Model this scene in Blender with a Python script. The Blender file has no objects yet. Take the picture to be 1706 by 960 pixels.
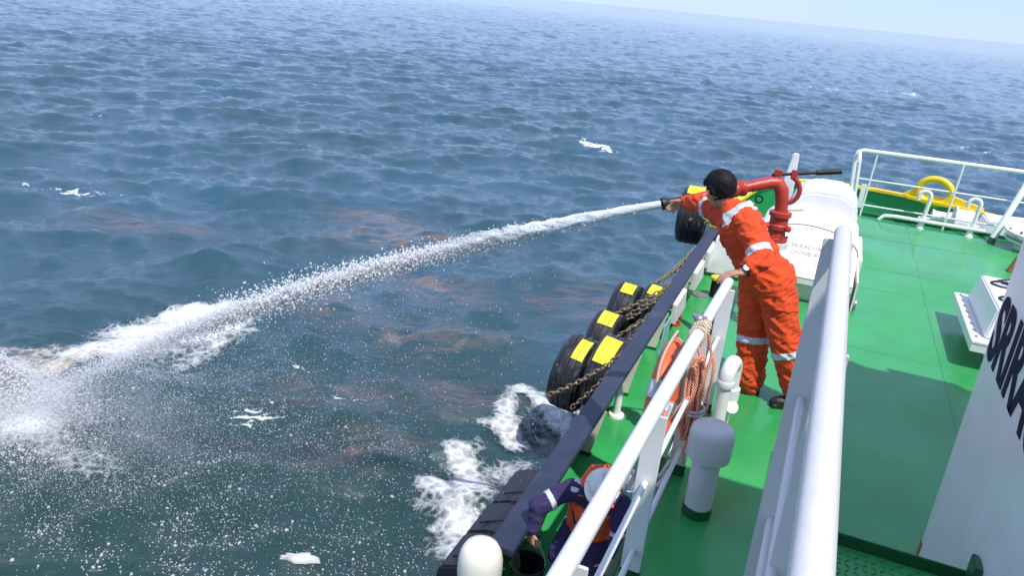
import bpy, bmesh, math, random
import numpy as np
from mathutils import Vector, Matrix, noise
random.seed(7); RNG = np.random.default_rng(11)
scene = bpy.context.scene
COL = scene.collection
R = math.radians
V = Vector
SEA_Z = -3.2          # still water level; z = 0 is the upper deck the man in orange stands on
LOW = -1.7            # the lower side deck

# ------------------------------------------------------------------ camera, sky, sun, exposure
def setup_view():
    f, cx, cy = 1290.0, 853.0, 480.0
    ray = lambda x, y: V(((x - cx) / f, (y - cy) / f, 1.0))
    n = ray(940, 0).cross(ray(1706, 73)).normalized()      # the tilted horizon gives "up"
    up = n if n.y < 0 else -n
    F = ray(1431, 46.8).normalized(); F = (F - up * F.dot(up)).normalized()
    Rt = F.cross(up).normalized()
    if Rt.x < 0: Rt = -Rt
    ax = lambda i: V((Rt[i], F[i], up[i]))
    X, Y, Z = ax(0), -ax(1), -ax(2)
    m = Matrix(((X.x, Y.x, Z.x, 0), (X.y, Y.y, Z.y, 0), (X.z, Y.z, Z.z, 2.6), (0, 0, 0, 1)))
    cd = bpy.data.cameras.new('camera'); co = bpy.data.objects.new('camera', cd); COL.objects.link(co)
    cd.sensor_width = 36; cd.lens = 36 * f / 1706; cd.clip_start = 0.05; cd.clip_end = 60000
    co.matrix_world = m
    scene.camera = co
setup_view()
TO_SUN = V((0.40, -0.33, 1.0)).normalized()
world = bpy.data.worlds.new('World'); scene.world = world; world.use_nodes = True
wn = world.node_tree; bg = wn.nodes['Background']
sky = wn.nodes.new('ShaderNodeTexSky'); sky.sky_type = 'NISHITA'; sky.sun_disc = False
sky.sun_elevation = math.asin(TO_SUN.z); sky.sun_rotation = math.atan2(TO_SUN.x, TO_SUN.y)
sky.altitude = 0; sky.air_density = 1.0; sky.dust_density = 0.1; sky.ozone_density = 4.0
tint = wn.nodes.new('ShaderNodeMix'); tint.data_type = 'RGBA'; tint.blend_type = 'MULTIPLY'; tint.inputs[0].default_value = 1.0
tint.inputs[7].default_value = (0.60, 0.78, 1.12, 1)          # humid, hazy-blue maritime sky
haze = wn.nodes.new('ShaderNodeMix'); haze.data_type = 'RGBA'; haze.inputs[0].default_value = 0.72
haze.inputs[7].default_value = (2.45, 3.0, 4.35, 1)           # even, bright summer haze over the whole sky
wn.links.new(sky.outputs[0], tint.inputs[6]); wn.links.new(tint.outputs[2], haze.inputs[6]); wn.links.new(haze.outputs[2], bg.inputs[0]); bg.inputs[1].default_value = 0.15
sd = bpy.data.lights.new('sun', 'SUN'); sd.energy = 3.2; sd.angle = R(0.5); sd.color = (1.0, 0.955, 0.89)
so = bpy.data.objects.new('sun', sd); COL.objects.link(so)
so.rotation_euler = TO_SUN.to_track_quat('Z', 'Y').to_euler(); so.location = (6, -2, 20)
scene.view_settings.view_transform = 'Standard'; scene.view_settings.look = 'None'
scene.view_settings.exposure = 0.58; scene.view_settings.gamma = 1.0
scene.cycles.max_bounces = 12; scene.cycles.diffuse_bounces = 7; scene.cycles.volume_bounces = 5; scene.cycles.transparent_max_bounces = 32

# ------------------------------------------------------------------ materials
class NT:
    def __init__(s, name):
        s.m = bpy.data.materials.new(name); s.m.use_nodes = True
        s.t = s.m.node_tree; s.b = s.t.nodes['Principled BSDF']; s.out = s.t.nodes['Material Output']
    def n(s, typ, **kw):
        nd = s.t.nodes.new(typ)
        for k, v in kw.items():
            if k.startswith('i_'):
                key = k[2:]; key = int(key) if key.isdigit() else key
                nd.inputs[key].default_value = v
            else: setattr(nd, k, v)
        return nd
    def l(s, a, b): s.t.links.new(a, b)
    def noise(s, scale, detail=4, rough=0.55, vec=None, dist=0.0):
        nd = s.n('ShaderNodeTexNoise'); nd.inputs['Scale'].default_value = scale
        nd.inputs['Detail'].default_value = detail; nd.inputs['Roughness'].default_value = rough
        nd.inputs['Distortion'].default_value = dist
        if vec is not None: s.l(vec, nd.inputs['Vector'])
        return nd.outputs['Fac']
    def pos(s): return s.n('ShaderNodeTexCoord').outputs['Object']
    def ramp(s, fac, p0, p1, c0=(0, 0, 0, 1), c1=(1, 1, 1, 1)):
        r = s.n('ShaderNodeValToRGB'); e = r.color_ramp.elements
        e[0].position = p0; e[0].color = c0; e[1].position = p1; e[1].color = c1
        s.l(fac, r.inputs[0]); return r.outputs[0]
    def mix(s, fac, a, b):
        m = s.n('ShaderNodeMix', data_type='RGBA')
        if isinstance(fac, (int, float)): m.inputs[0].default_value = fac
        else: s.l(fac, m.inputs[0])
        for i, c in ((6, a), (7, b)):
            if isinstance(c, tuple): m.inputs[i].default_value = c if len(c) == 4 else (*c, 1)
            else: s.l(c, m.inputs[i])
        return m.outputs[2]
    def math(s, op, a, b=0.0, clamp=False):
        m = s.n('ShaderNodeMath', operation=op, use_clamp=clamp)
        for i, c in ((0, a), (1, b)):
            if isinstance(c, (int, float)): m.inputs[i].default_value = c
            else: s.l(c, m.inputs[i])
        return m.outputs[0]
    def bump(s, h, strength=0.3, dist=0.01, prev=None):
        b = s.n('ShaderNodeBump'); b.inputs['Strength'].default_value = strength; b.inputs['Distance'].default_value = dist
        s.l(h, b.inputs['Height'])
        if prev is not None: s.l(prev, b.inputs['Normal'])
        return b.outputs[0]
    def base(s, c):
        if isinstance(c, tuple): s.b.inputs['Base Color'].default_value = c if len(c) == 4 else (*c, 1)
        else: s.l(c, s.b.inputs['Base Color'])
    def rough(s, r):
        if isinstance(r, (int, float)): s.b.inputs['Roughness'].default_value = r
        else: s.l(r, s.b.inputs['Roughness'])
    def normal(s, n): s.l(n, s.b.inputs['Normal'])

def paint(name, c, rough=0.35, dirt=(0.30, 0.22, 0.15), dirt_amt=0.12, var=0.12, bump=0.15, scale=3.0, metal=0.0):
    k = NT(name); p = k.pos()
    a = k.noise(scale, 5, 0.6, p); b = k.noise(scale * 9, 6, 0.7, p)
    col = k.mix(k.ramp(a, 0.3, 0.7), tuple(x * (1 - var) for x in c), tuple(min(1, x * (1 + var * 0.5)) for x in c))
    spots = k.math('MULTIPLY', k.ramp(b, 0.60, 0.78), dirt_amt)
    spots2 = k.math('MULTIPLY', k.ramp(k.noise(scale * 0.8, 8, 0.75, p, 0.4), 0.55, 0.8), dirt_amt * 1.2)
    k.base(k.mix(k.math('ADD', spots, spots2, True), col, dirt))
    k.rough(k.math('ADD', k.math('MULTIPLY', a, 0.25), rough - 0.12))
    k.b.inputs['Metallic'].default_value = metal
    k.normal(k.bump(k.noise(scale * 22, 3, 0.5, p), bump, 0.004, k.bump(a, bump, 0.02)))
    return k.m

def fabric(name, c, var=0.15):
    k = NT(name); p = k.pos()
    a = k.noise(6, 4, 0.6, p)
    k.base(k.mix(k.ramp(a, 0.3, 0.7), tuple(x * (1 - var) for x in c), tuple(min(1, x * (1 + var)) for x in c)))
    k.rough(0.85); k.b.inputs['Sheen Weight'].default_value = 0.03
    k.normal(k.bump(k.noise(420, 2, 0.5, p), 0.25, 0.002, k.bump(k.noise(38, 4, 0.55, p, 0.6), 0.35, 0.012)))
    return k.m

def deck_paint(name, c):
    """glossy green deck paint, worn and still wet in patches, faint scuffs"""
    k = NT(name); p = k.pos()
    a = k.noise(1.1, 6, 0.62, p, 0.3); b = k.noise(14, 6, 0.7, p); w = k.noise(0.55, 3, 0.5, p, 0.5)
    col = k.mix(k.ramp(a, 0.32, 0.68), tuple(x * 0.82 for x in c), tuple(x * 1.12 for x in c))
    mp = k.n('ShaderNodeMapping'); mp.inputs['Scale'].default_value = (18, 1.2, 18); mp.inputs['Rotation'].default_value = (0, 0, 0.9)
    k.l(p, mp.inputs[0])
    scuff = k.math('MULTIPLY', k.ramp(k.noise(1.0, 8, 0.8, mp.outputs[0], 0.8), 0.63, 0.74), 0.22)
    col = k.mix(scuff, col, (0.30, 0.38, 0.32))
    col = k.mix(k.math('MULTIPLY', k.ramp(b, 0.62, 0.8), 0.3), col, tuple(x * 0.45 for x in c))
    st = k.math('MULTIPLY', k.ramp(k.noise(2.4, 9, 0.78, p, 0.9), 0.64, 0.74), 0.35)
    col = k.mix(st, col, (0.10, 0.13, 0.055))
    k.base(col)
    k.rough(k.mix(k.ramp(w, 0.42, 0.60), (0.38,) * 3, (0.11,) * 3))
    k.b.inputs['Specular IOR Level'].default_value = 0.5
    k.normal(k.bump(k.noise(60, 3, 0.6, p), 0.10, 0.004, k.bump(k.noise(2.2, 3, 0.5, p), 0.25, 0.012)))
    return k.m

M = {}
M['deck'] = deck_paint('green_deck_paint', (0.034, 0.310, 0.084))
M['deck_dark'] = paint('dark_green_paint', (0.008, 0.085, 0.026), 0.3, dirt_amt=0.2)
M['bulwark_green'] = paint('green_bulwark_paint', (0.020, 0.26, 0.085), 0.35)
M['white'] = paint('white_ship_paint', (0.78, 0.77, 0.75), 0.32, dirt=(0.42, 0.31, 0.2), dirt_amt=0.10, var=0.06)
M['white_dirty'] = paint('worn_white_paint', (0.74, 0.72, 0.68), 0.4, dirt=(0.30, 0.17, 0.08), dirt_amt=0.35, var=0.08)
M['cream'] = paint('cream_white_paint', (0.76, 0.72, 0.63), 0.4, dirt_amt=0.15, var=0.06)
M['rail'] = paint('pale_rail_paint', (0.74, 0.745, 0.76), 0.30, dirt=(0.46, 0.36, 0.29), dirt_amt=0.2, var=0.06)
M['rail_grey'] = paint('grey_white_rail_paint', (0.64, 0.625, 0.615), 0.30, dirt=(0.38, 0.31, 0.27), dirt_amt=0.22, var=0.07)
M['cap'] = paint('dark_blue_cap_paint', (0.025, 0.032, 0.065), 0.42, dirt=(0.16, 0.17, 0.2), dirt_amt=0.25, var=0.25)
M['hull'] = paint('black_hull_paint', (0.014, 0.016, 0.024), 0.45, dirt=(0.12, 0.06, 0.03), dirt_amt=0.3)
M['yellow'] = paint('yellow_paint', (0.80, 0.56, 0.02), 0.4, dirt=(0.35, 0.2, 0.05), dirt_amt=0.2)
M['yellow_mark'] = paint('yellow_tyre_marking', (0.82, 0.70, 0.03), 0.55, dirt=(0.10, 0.09, 0.03), dirt_amt=0.75, scale=7)
M['red'] = paint('red_fire_paint', (0.46, 0.045, 0.028), 0.38, dirt=(0.12, 0.03, 0.02), dirt_amt=0.3, scale=6)
M['ring_orange'] = paint('lifebuoy_orange', (0.72, 0.13, 0.045), 0.5, dirt_amt=0.15)
M['tape'] = paint('grey_reflective_tape', (0.55, 0.56, 0.58), 0.35, dirt_amt=0.2)
M['teal'] = paint('pale_teal_board', (0.20, 0.50, 0.46), 0.4, dirt_amt=0.15)
M['black'] = paint('black_rubber_grip', (0.012, 0.012, 0.014), 0.5, dirt_amt=0.1)
M['bucket'] = paint('black_plastic', (0.010, 0.011, 0.014), 0.4, dirt=(0.2, 0.2, 0.2), dirt_amt=0.25, scale=8)
M['steel'] = paint('dull_steel', (0.35, 0.35, 0.36), 0.4, dirt=(0.2, 0.1, 0.05), dirt_amt=0.3, metal=0.6, scale=10)
M['tan'] = paint('tan_lid_rubber', (0.52, 0.40, 0.28), 0.5, dirt_amt=0.3, scale=6)
M['rust'] = paint('rusty_steel', (0.34, 0.15, 0.05), 0.75, dirt=(0.08, 0.03, 0.015), dirt_amt=0.6, scale=12)
M['letter'] = paint('dark_navy_lettering', (0.008, 0.012, 0.036), 0.7, dirt_amt=0.0)
M['letter'].node_tree.nodes['Principled BSDF'].inputs['Specular IOR Level'].default_value = 0.15
M['stencil'] = paint('brown_stencil_ink', (0.30, 0.25, 0.18), 0.6, dirt=(0.75, 0.73, 0.7), dirt_amt=0.8, scale=14)
M['orange_cloth'] = fabric('orange_coverall_cloth', (0.63, 0.060, 0.006))
M['purple_cloth'] = fabric('navy_purple_coverall_cloth', (0.026, 0.016, 0.076), 0.2)
M['vest'] = fabric('orange_vest_cloth', (0.74, 0.10, 0.020))
M['refl'] = fabric('silver_reflective_band', (0.56, 0.57, 0.60), 0.06)
M['hair'] = paint('black_hair', (0.008, 0.006, 0.006), 0.62, dirt=(0.05, 0.02, 0.025), dirt_amt=0.35, scale=16)
M['hair'].node_tree.nodes['Principled BSDF'].inputs['Specular IOR Level'].default_value = 0.22
M['boot'] = paint('black_boot_leather', (0.015, 0.013, 0.012), 0.5)
M['hat'] = paint('white_hard_hat_plastic', (0.80, 0.76, 0.68), 0.3, dirt_amt=0.15, scale=8)
M['sack'] = fabric('white_woven_sack', (0.72, 0.70, 0.66), 0.06)

def skin_mat():
    k = NT('skin'); p = k.pos()
    k.base(k.mix(k.ramp(k.noise(30, 4, 0.6, p), 0.35, 0.7), (0.40, 0.20, 0.12), (0.52, 0.28, 0.18)))
    k.rough(0.5); k.b.inputs['Subsurface Weight'].default_value = 0.12
    k.b.inputs['Subsurface Radius'].default_value = (0.01, 0.004, 0.002)
    k.normal(k.bump(k.noise(160, 3, 0.6, p), 0.25, 0.002)); return k.m
M['skin'] = skin_mat()

def tyre_mat():
    k = NT('black_tyre_rubber'); p = k.pos()
    mp = k.n('ShaderNodeMapping'); mp.inputs['Scale'].default_value = (22, 3, 3); k.l(p, mp.inputs[0])
    st = k.ramp(k.noise(2.2, 8, 0.75, mp.outputs[0], 0.6), 0.55, 0.78)
    k.base(k.mix(k.math('MULTIPLY', st, 0.75), (0.013, 0.013, 0.017), (0.42, 0.41, 0.41)))
    k.rough(k.ramp(k.noise(5, 4, 0.6, p), 0.3, 0.7, (0.22,) * 3 + (1,), (0.5,) * 3 + (1,)))
    k.normal(k.bump(k.noise(60, 4, 0.6, p), 0.35, 0.006)); return k.m
M['tyre'] = tyre_mat()

def rope_mat(name, c0, c1):
    k = NT(name); p = k.pos()
    w = k.n('ShaderNodeTexWave'); w.inputs['Scale'].default_value = 38; w.inputs['Distortion'].default_value = 2.5
    w.bands_direction = 'DIAGONAL'; k.l(p, w.inputs['Vector'])
    k.base(k.mix(w.outputs['Fac'], c0, c1)); k.rough(0.8)
    k.normal(k.bump(w.outputs['Fac'], 0.8, 0.006)); return k.m
M['rope'] = rope_mat('orange_fleck_rope', (0.74, 0.17, 0.06), (0.86, 0.50, 0.33))
M['rope_tan'] = rope_mat('tan_rope', (0.55, 0.40, 0.28), (0.75, 0.62, 0.5))
M['chain'] = paint('rusty_chain_steel', (0.30, 0.22, 0.14), 0.55, dirt=(0.07, 0.04, 0.02), dirt_amt=0.6, scale=20, metal=0.3)

def glass_mat():
    k = NT('clear_glass'); k.base((0.9, 0.95, 0.95)); k.rough(0.05)
    k.b.inputs['Transmission Weight'].default_value = 0.9; k.b.inputs['IOR'].default_value = 1.3
    return k.m
M['glass'] = glass_mat()

def water_mat():
    k = NT('sea_water'); p = k.pos()
    silt = k.n('ShaderNodeAttribute', attribute_name='silt').outputs['Fac']
    lace = k.n('ShaderNodeAttribute', attribute_name='lace').outputs['Fac']
    big = k.noise(0.16, 4, 0.55, p, 0.6)
    body = k.mix(k.ramp(big, 0.35, 0.65), (0.010, 0.050, 0.064), (0.020, 0.074, 0.116))
    near = k.n('ShaderNodeAttribute', attribute_name='green').outputs['Fac']
    body = k.mix(near, body, (0.002, 0.030, 0.019))
    ms = k.n('ShaderNodeMapping', vector_type='TEXTURE'); ms.inputs['Scale'].default_value = (1.5, 0.5, 1.0); ms.inputs['Rotation'].default_value = (0, 0, 0.5); k.l(p, ms.inputs[0])
    sm = k.math('MULTIPLY', silt, k.ramp(k.noise(1.25, 8, 0.68, ms.outputs[0], 1.6), 0.42, 0.64))
    body = k.mix(k.math('MULTIPLY', sm, 1.1, True), body, (0.24, 0.135, 0.095))
    fl = k.math('GREATER_THAN', k.math('ADD', k.noise(2.8, 8, 0.72, p, 1.2), k.math('MULTIPLY', lace, 0.36)), 0.80)
    flm = k.math('MULTIPLY', fl, k.ramp(lace, 0.02, 0.2))
    k.base(k.mix(k.math('MULTIPLY', flm, 0.8), body, (0.74, 0.76, 0.76)))
    k.rough(k.math('ADD', k.math('MULTIPLY', flm, 0.5), 0.05))
    k.b.inputs['IOR'].default_value = 1.55; k.b.inputs['Specular IOR Level'].default_value = 0.9
    k.b.subsurface_method = 'BURLEY'; k.b.inputs['Subsurface Weight'].default_value = 1.0; k.l(k.math('SUBTRACT', 1.0, flm, True), k.b.inputs['Subsurface Weight']); k.b.inputs['Subsurface Radius'].default_value = (0.5, 1.0, 1.0); k.b.inputs['Subsurface Scale'].default_value = 0.6
    mp = k.n('ShaderNodeMapping', vector_type='TEXTURE'); mp.inputs['Scale'].default_value = (2.1, 0.68, 1.0)
    mp.inputs['Rotation'].default_value = (0, 0, 0.45); k.l(p, mp.inputs[0])
    b = k.bump(k.noise(0.55, 3, 0.5, mp.outputs[0], 0.4), 0.12, 0.25)
    b = k.bump(k.noise(2.6, 6, 0.60, mp.outputs[0], 0.9), 0.50, 0.06, b)
    b = k.bump(k.noise(8.5, 5, 0.62, mp.outputs[0], 0.6), 0.70, 0.024, b)
    b = k.bump(k.noise(34, 4, 0.6, mp.outputs[0], 0.4), 0.35, 0.007, b)
    k.normal(b); return k.m
M['water'] = water_mat()

def foam_mat(name, tint=(0.82, 0.84, 0.85), tint2=None):
    """foam lying on the water: opaque where it is thick, broken to lace where thin"""
    k = NT(name); p = k.pos()
    d = k.n('ShaderNodeAttribute', attribute_name='foam_amount').outputs['Fac']
    v = k.n('ShaderNodeTexVoronoi', feature='DISTANCE_TO_EDGE'); v.inputs['Scale'].default_value = 7.5
    wv = k.n('ShaderNodeMix', data_type='VECTOR'); wv.inputs[0].default_value = 0.16
    nz = k.n('ShaderNodeTexNoise'); nz.inputs['Scale'].default_value = 4.0; nz.inputs['Detail'].default_value = 5
    k.l(p, nz.inputs['Vector']); k.l(p, wv.inputs[4]); k.l(nz.outputs['Color'], wv.inputs[5])
    k.l(wv.outputs[1], v.inputs['Vector'])
    cell = k.math('SUBTRACT', 1.0, k.math('MULTIPLY', v.outputs['Distance'], 4.2), True)      # bright bubble walls
    n1 = k.noise(4.2, 9, 0.74, p, 0.9); n2 = k.noise(17, 7, 0.75, p, 0.6)
    tex = k.math('ADD', k.math('MULTIPLY', n1, 0.95), k.math('ADD', k.math('MULTIPLY', n2, 0.55), k.math('MULTIPLY', cell, 0.22)))
    val = k.math('ADD', tex, k.math('MULTIPLY', d, 0.95))
    a = k.ramp(val, 0.0, 1.0)
    a = k.math('MULTIPLY', k.math('SUBTRACT', val, 1.22), 1.55, True)
    a = k.math('MULTIPLY', a, k.ramp(d, 0.0, 0.10))
    if tint2:
        t = k.n('ShaderNodeAttribute', attribute_name='tan').outputs['Fac']
        k.base(k.mix(k.math('MULTIPLY', t, k.ramp(k.noise(2.5, 5, 0.6, p), 0.3, 0.6)), tint, tint2))
    else: k.base(tint)
    k.rough(0.65)
    k.l(a, k.b.inputs['Alpha'])
    k.normal(k.bump(tex, 0.8, 0.05)); return k.m
M['foam'] = foam_mat('white_wash_foam')
M['foam_tan'] = foam_mat('tan_white_foam', (0.84, 0.85, 0.85), (0.66, 0.50, 0.32))

def drop_mat():
    k = NT('white_water_drops'); k.base((0.955, 0.96, 0.965)); k.rough(0.35)
    tr = k.n('ShaderNodeBsdfTranslucent'); tr.inputs[0].default_value = (0.97, 0.975, 0.98, 1)
    mx = k.n('ShaderNodeMixShader'); mx.inputs[0].default_value = 0.28
    k.l(k.b.outputs[0], mx.inputs[1]); k.l(tr.outputs[0], mx.inputs[2])
    tp = k.n('ShaderNodeBsdfTransparent'); m2 = k.n('ShaderNodeMixShader'); m2.inputs[0].default_value = 0.40
    k.l(mx.outputs[0], m2.inputs[1]); k.l(tp.outputs[0], m2.inputs[2]); k.l(m2.outputs[0], k.out.inputs['Surface'])
    return k.m
M['drop'] = drop_mat()
def jet_mat():
    k = NT('aerated_water_jet'); p = k.pos()
    mp = k.n('ShaderNodeMapping'); mp.inputs['Rotation'].default_value = (0, 0, -0.07); mp.inputs['Scale'].default_value = (2.5, 26, 26)
    k.l(p, mp.inputs[0])
    n = k.noise(1.0, 7, 0.7, mp.outputs[0], 0.5)
    k.base(k.mix(k.ramp(n, 0.35, 0.7), (0.55, 0.63, 0.70), (0.86, 0.88, 0.9))); k.rough(0.4)
    d = k.n('ShaderNodeAttribute', attribute_name='foam_amount').outputs['Fac']
    k.l(k.ramp(k.math('ADD', n, d), 0.55, 0.95), k.b.inputs['Alpha'])
    k.normal(k.bump(n, 0.6, 0.03)); return k.m
M['jet'] = jet_mat()

# ------------------------------------------------------------------ mesh helpers
def basis(d):
    d = V(d).normalized()
    a = V((0, 0, 1)) if abs(d.z) < 0.9 else V((1, 0, 0))
    u = d.cross(a).normalized(); return u, d.cross(u).normalized(), d

class B:
    """collects shapes, in world metres, for one mesh object"""
    def __init__(s): s.v = []; s.f = []
    def add(s, vs, fs):
        o = len(s.v); s.v += [tuple(x) for x in vs]; s.f += [tuple(i + o for i in f) for f in fs]; return s
    def hexa(s, p):  # 8 corners: bottom ring 0-3, top ring 4-7
        return s.add(p, [(3, 2, 1, 0), (4, 5, 6, 7), (0, 1, 5, 4), (1, 2, 6, 5), (2, 3, 7, 6), (3, 0, 4, 7)])
    def box(s, x0, x1, y0, y1, z0, z1):
        return s.hexa([(x0, y0, z0), (x1, y0, z0), (x1, y1, z0), (x0, y1, z0), (x0, y0, z1), (x1, y0, z1), (x1, y1, z1), (x0, y1, z1)])
    def prism(s, poly, d):
        n = len(poly); d = V(d); poly = [V(p) for p in poly]
        return s.add(poly + [p + d for p in poly], [tuple(range(n - 1, -1, -1)), tuple(range(n, 2 * n))] + [(i, (i + 1) % n, n + (i + 1) % n, n + i) for i in range(n)])
    def rings(s, rs, caps=True, closed=False):
        n = len(rs[0]); vs = [p for r in rs for p in r]; fs = []
        m = len(rs)
        for i in range(m if closed else m - 1):
            j = (i + 1) % m
            for k in range(n):
                fs.append((i * n + k, i * n + (k + 1) % n, j * n + (k + 1) % n, j * n + k))
        if caps and not closed: fs += [tuple(range(n - 1, -1, -1)), tuple(range((m - 1) * n, m * n))]
        return s.add(vs, fs)
    def tube(s, path, r, n=10, caps=True, closed=False):
        path = [V(p) for p in path]; m = len(path); rr = r if isinstance(r, (list, tuple)) else [r] * m
        rs = []; u = None
        for i in range(m):
            if closed: t = path[(i + 1) % m] - path[i - 1]
            else: t = path[min(i + 1, m - 1)] - path[max(i - 1, 0)]
            t.normalize()
            if u is None: u = basis(t)[0]
            u = (u - t * u.dot(t)).normalized(); w = t.cross(u)
            rs.append([path[i] + (u * math.cos(2 * math.pi * k / n) + w * math.sin(2 * math.pi * k / n)) * rr[i] for k in range(n)])
        return s.rings(rs, caps, closed)
    def lathe(s, c, axis, prof, n=24, caps=True):
        u, w, d = basis(axis); c = V(c)
        return s.rings([[c + d * h + (u * math.cos(2 * math.pi * k / n) + w * math.sin(2 * math.pi * k / n)) * r for k in range(n)] for r, h in prof], caps)
    def ball(s, c, r, n=10, m=7, sq=(1, 1, 1)):
        c = V(c); rs = []
        for i in range(1, m):
            t = math.pi * i / m
            rs.append([c + V((sq[0] * math.sin(t) * math.cos(2 * math.pi * k / n), sq[1] * math.sin(t) * math.sin(2 * math.pi * k / n), -sq[2] * math.cos(t))) * r for k in range(n)])
        return s.rings(rs)
    def cap(s, a, b, ra, rb, n=12):  # capsule with round ends, for bodies
        a, b = V(a), V(b); u, w, d = basis(b - a) if (b - a).length > 1e-6 else basis((0, 0, 1))
        L = (b - a).length; prof = []
        for i in range(1, 6): t = math.pi / 2 * i / 5; prof.append((ra * math.sin(t), -ra * math.cos(t)))
        for i in range(0, 5): t = math.pi / 2 * i / 5; prof.append((rb * math.cos(t), L + rb * math.sin(t)))
        return s.lathe(a, d, prof, n)
    def ell(s, c, ax, n=16, m=10):  # ellipsoid, ax = three axis vectors
        c = V(c); ax = [V(a) for a in ax]; rs = []
        for i in range(1, m):
            t = math.pi * i / m
            rs.append([c + ax[0] * (math.sin(t) * math.cos(2 * math.pi * k / n)) + ax[1] * (math.sin(t) * math.sin(2 * math.pi * k / n)) - ax[2] * math.cos(t) for k in range(n)])
        return s.rings(rs)

def obj(name, b, mat, parent=None, smooth=False, bevel=0.0, weld=False):
    me = bpy.data.meshes.new(name)
    off = parent_loc(parent)
    me.from_pydata([(x - off.x, y - off.y, z - off.z) for x, y, z in b.v], [], b.f); me.update()
    bm = bmesh.new(); bm.from_mesh(me)
    bmesh.ops.recalc_face_normals(bm, faces=bm.faces)
    if bevel: bmesh.ops.bevel(bm, geom=list(bm.edges), offset=bevel, segments=2, affect='EDGES', clamp_overlap=True)
    if smooth:
        for f in bm.faces: f.smooth = True
        for e in bm.edges:
            if len(e.link_faces) == 2 and e.calc_face_angle(0) > 0.7: e.smooth = False
    bm.to_mesh(me); bm.free()
    me.materials.append(mat)
    o = bpy.data.objects.new(name, me); COL.objects.link(o)
    if parent: o.parent = parent
    return o
def parent_loc(p):
    v = V((0, 0, 0))
    while p is not None: v += p.location; p = p.parent
    return v
def tag(o, label, cat, group=None, kind=None):
    o['label'] = label; o['category'] = cat
    if group: o['group'] = group
    if kind: o['kind'] = kind
    return o
def thing(name, label, cat, loc=(0, 0, 0), group=None):
    o = bpy.data.objects.new(name, None); COL.objects.link(o); o.location = loc; o.empty_display_size = 0.1
    return tag(o, label, cat, group)
def struct(name, b, mat, **kw):
    o = obj(name, b, mat, **kw); o['kind'] = 'structure'; return o
def copy_tree(o, loc, label=None, parent=None):
    c = o.copy(); COL.objects.link(c)
    if parent: c.parent = parent
    else: c.location = loc; c['label'] = label
    for ch in o.children: copy_tree(ch, None, None, c)
    return c
def text_mesh(s, size, extrude=0.002, spacing=1.0):
    cu = bpy.data.curves.new('lettering', 'FONT'); cu.body = s; cu.size = size; cu.extrude = extrude; cu.space_character = spacing
    o = bpy.data.objects.new('lettering', cu); COL.objects.link(o)
    me = bpy.data.meshes.new_from_object(o.evaluated_get(bpy.context.evaluated_depsgraph_get()))
    bpy.data.objects.remove(o); return me
def text_obj(s, size, origin, xdir, ydir, mat, parent, name='lettering', extrude=0.002, sx=1.0, bold=0.0):
    cu = bpy.data.curves.new(name, 'FONT'); cu.body = s; cu.size = size; cu.extrude = extrude; cu.offset = bold
    o = bpy.data.objects.new(name, cu); COL.objects.link(o)
    bpy.context.view_layer.update()
    me = bpy.data.meshes.new_from_object(o.evaluated_get(bpy.context.evaluated_depsgraph_get())); bpy.data.objects.remove(o)
    x = V(xdir).normalized(); y = V(ydir).normalized(); z = x.cross(y)
    off = parent_loc(parent); og = V(origin)
    for v in me.vertices:
        p = og + x * (v.co.x * sx) + y * v.co.y + z * v.co.z; v.co = p - off
    me.materials.clear(); me.materials.append(mat)
    t = bpy.data.objects.new(name, me); COL.objects.link(t); t.parent = parent; return t
def arc(c, r, a0, a1, u, w, n=10):
    c = V(c); u = V(u); w = V(w)
    return [c + (u * math.cos(a0 + (a1 - a0) * i / n) + w * math.sin(a0 + (a1 - a0) * i / n)) * r for i in range(n + 1)]

# ------------------------------------------------------------------ the sea
def ocean_tile(N, L, lam, Hs, wdir, seed, spread=3.0, cut=0.16):
    rng = np.random.default_rng(seed)
    k1 = np.fft.fftfreq(N, L / N) * 2 * np.pi
    kx, ky = np.meshgrid(k1, k1, indexing='ij'); k = np.hypot(kx, ky); k[0, 0] = 1e-6
    kp = 2 * np.pi / lam
    th = np.arctan2(ky, kx) - wdir
    D = np.abs(np.cos(th / 2)) ** (2 * spread) + 0.03
    S = k ** -3.6 * np.exp(-1.25 * (kp / k) ** 2) * D * np.exp(-(k * cut / (2 * np.pi)) ** 2); S[0, 0] = 0
    H = np.sqrt(S) * (rng.normal(size=(N, N)) + 1j * rng.normal(size=(N, N)))
    h = np.fft.ifft2(H).real
    sc = Hs / 4 / h.std()
    dx = np.fft.ifft2(-1j * kx / k * H).real * sc; dy = np.fft.ifft2(-1j * ky / k * H).real * sc
    return (N, L, h * sc, dx, dy)
T1 = ocean_tile(768, 61.0, 4.6, 0.30, R(118), 21, 5.0, 0.48)
T2 = ocean_tile(512, 23.7, 1.9, 0.078, R(92), 31, 3.0, 0.20)
def bil(t, a, x, y):
    N, L = t[0], t[1]
    fx = np.mod(x / L * N, N); fy = np.mod(y / L * N, N)
    i = np.floor(fx).astype(int); j = np.floor(fy).astype(int); u = fx - i; v = fy - j
    i %= N; j %= N; i1 = (i + 1) % N; j1 = (j + 1) % N
    return (a[i, j] * (1 - u) + a[i1, j] * u) * (1 - v) + (a[i, j1] * (1 - u) + a[i1, j1] * u) * v
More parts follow.
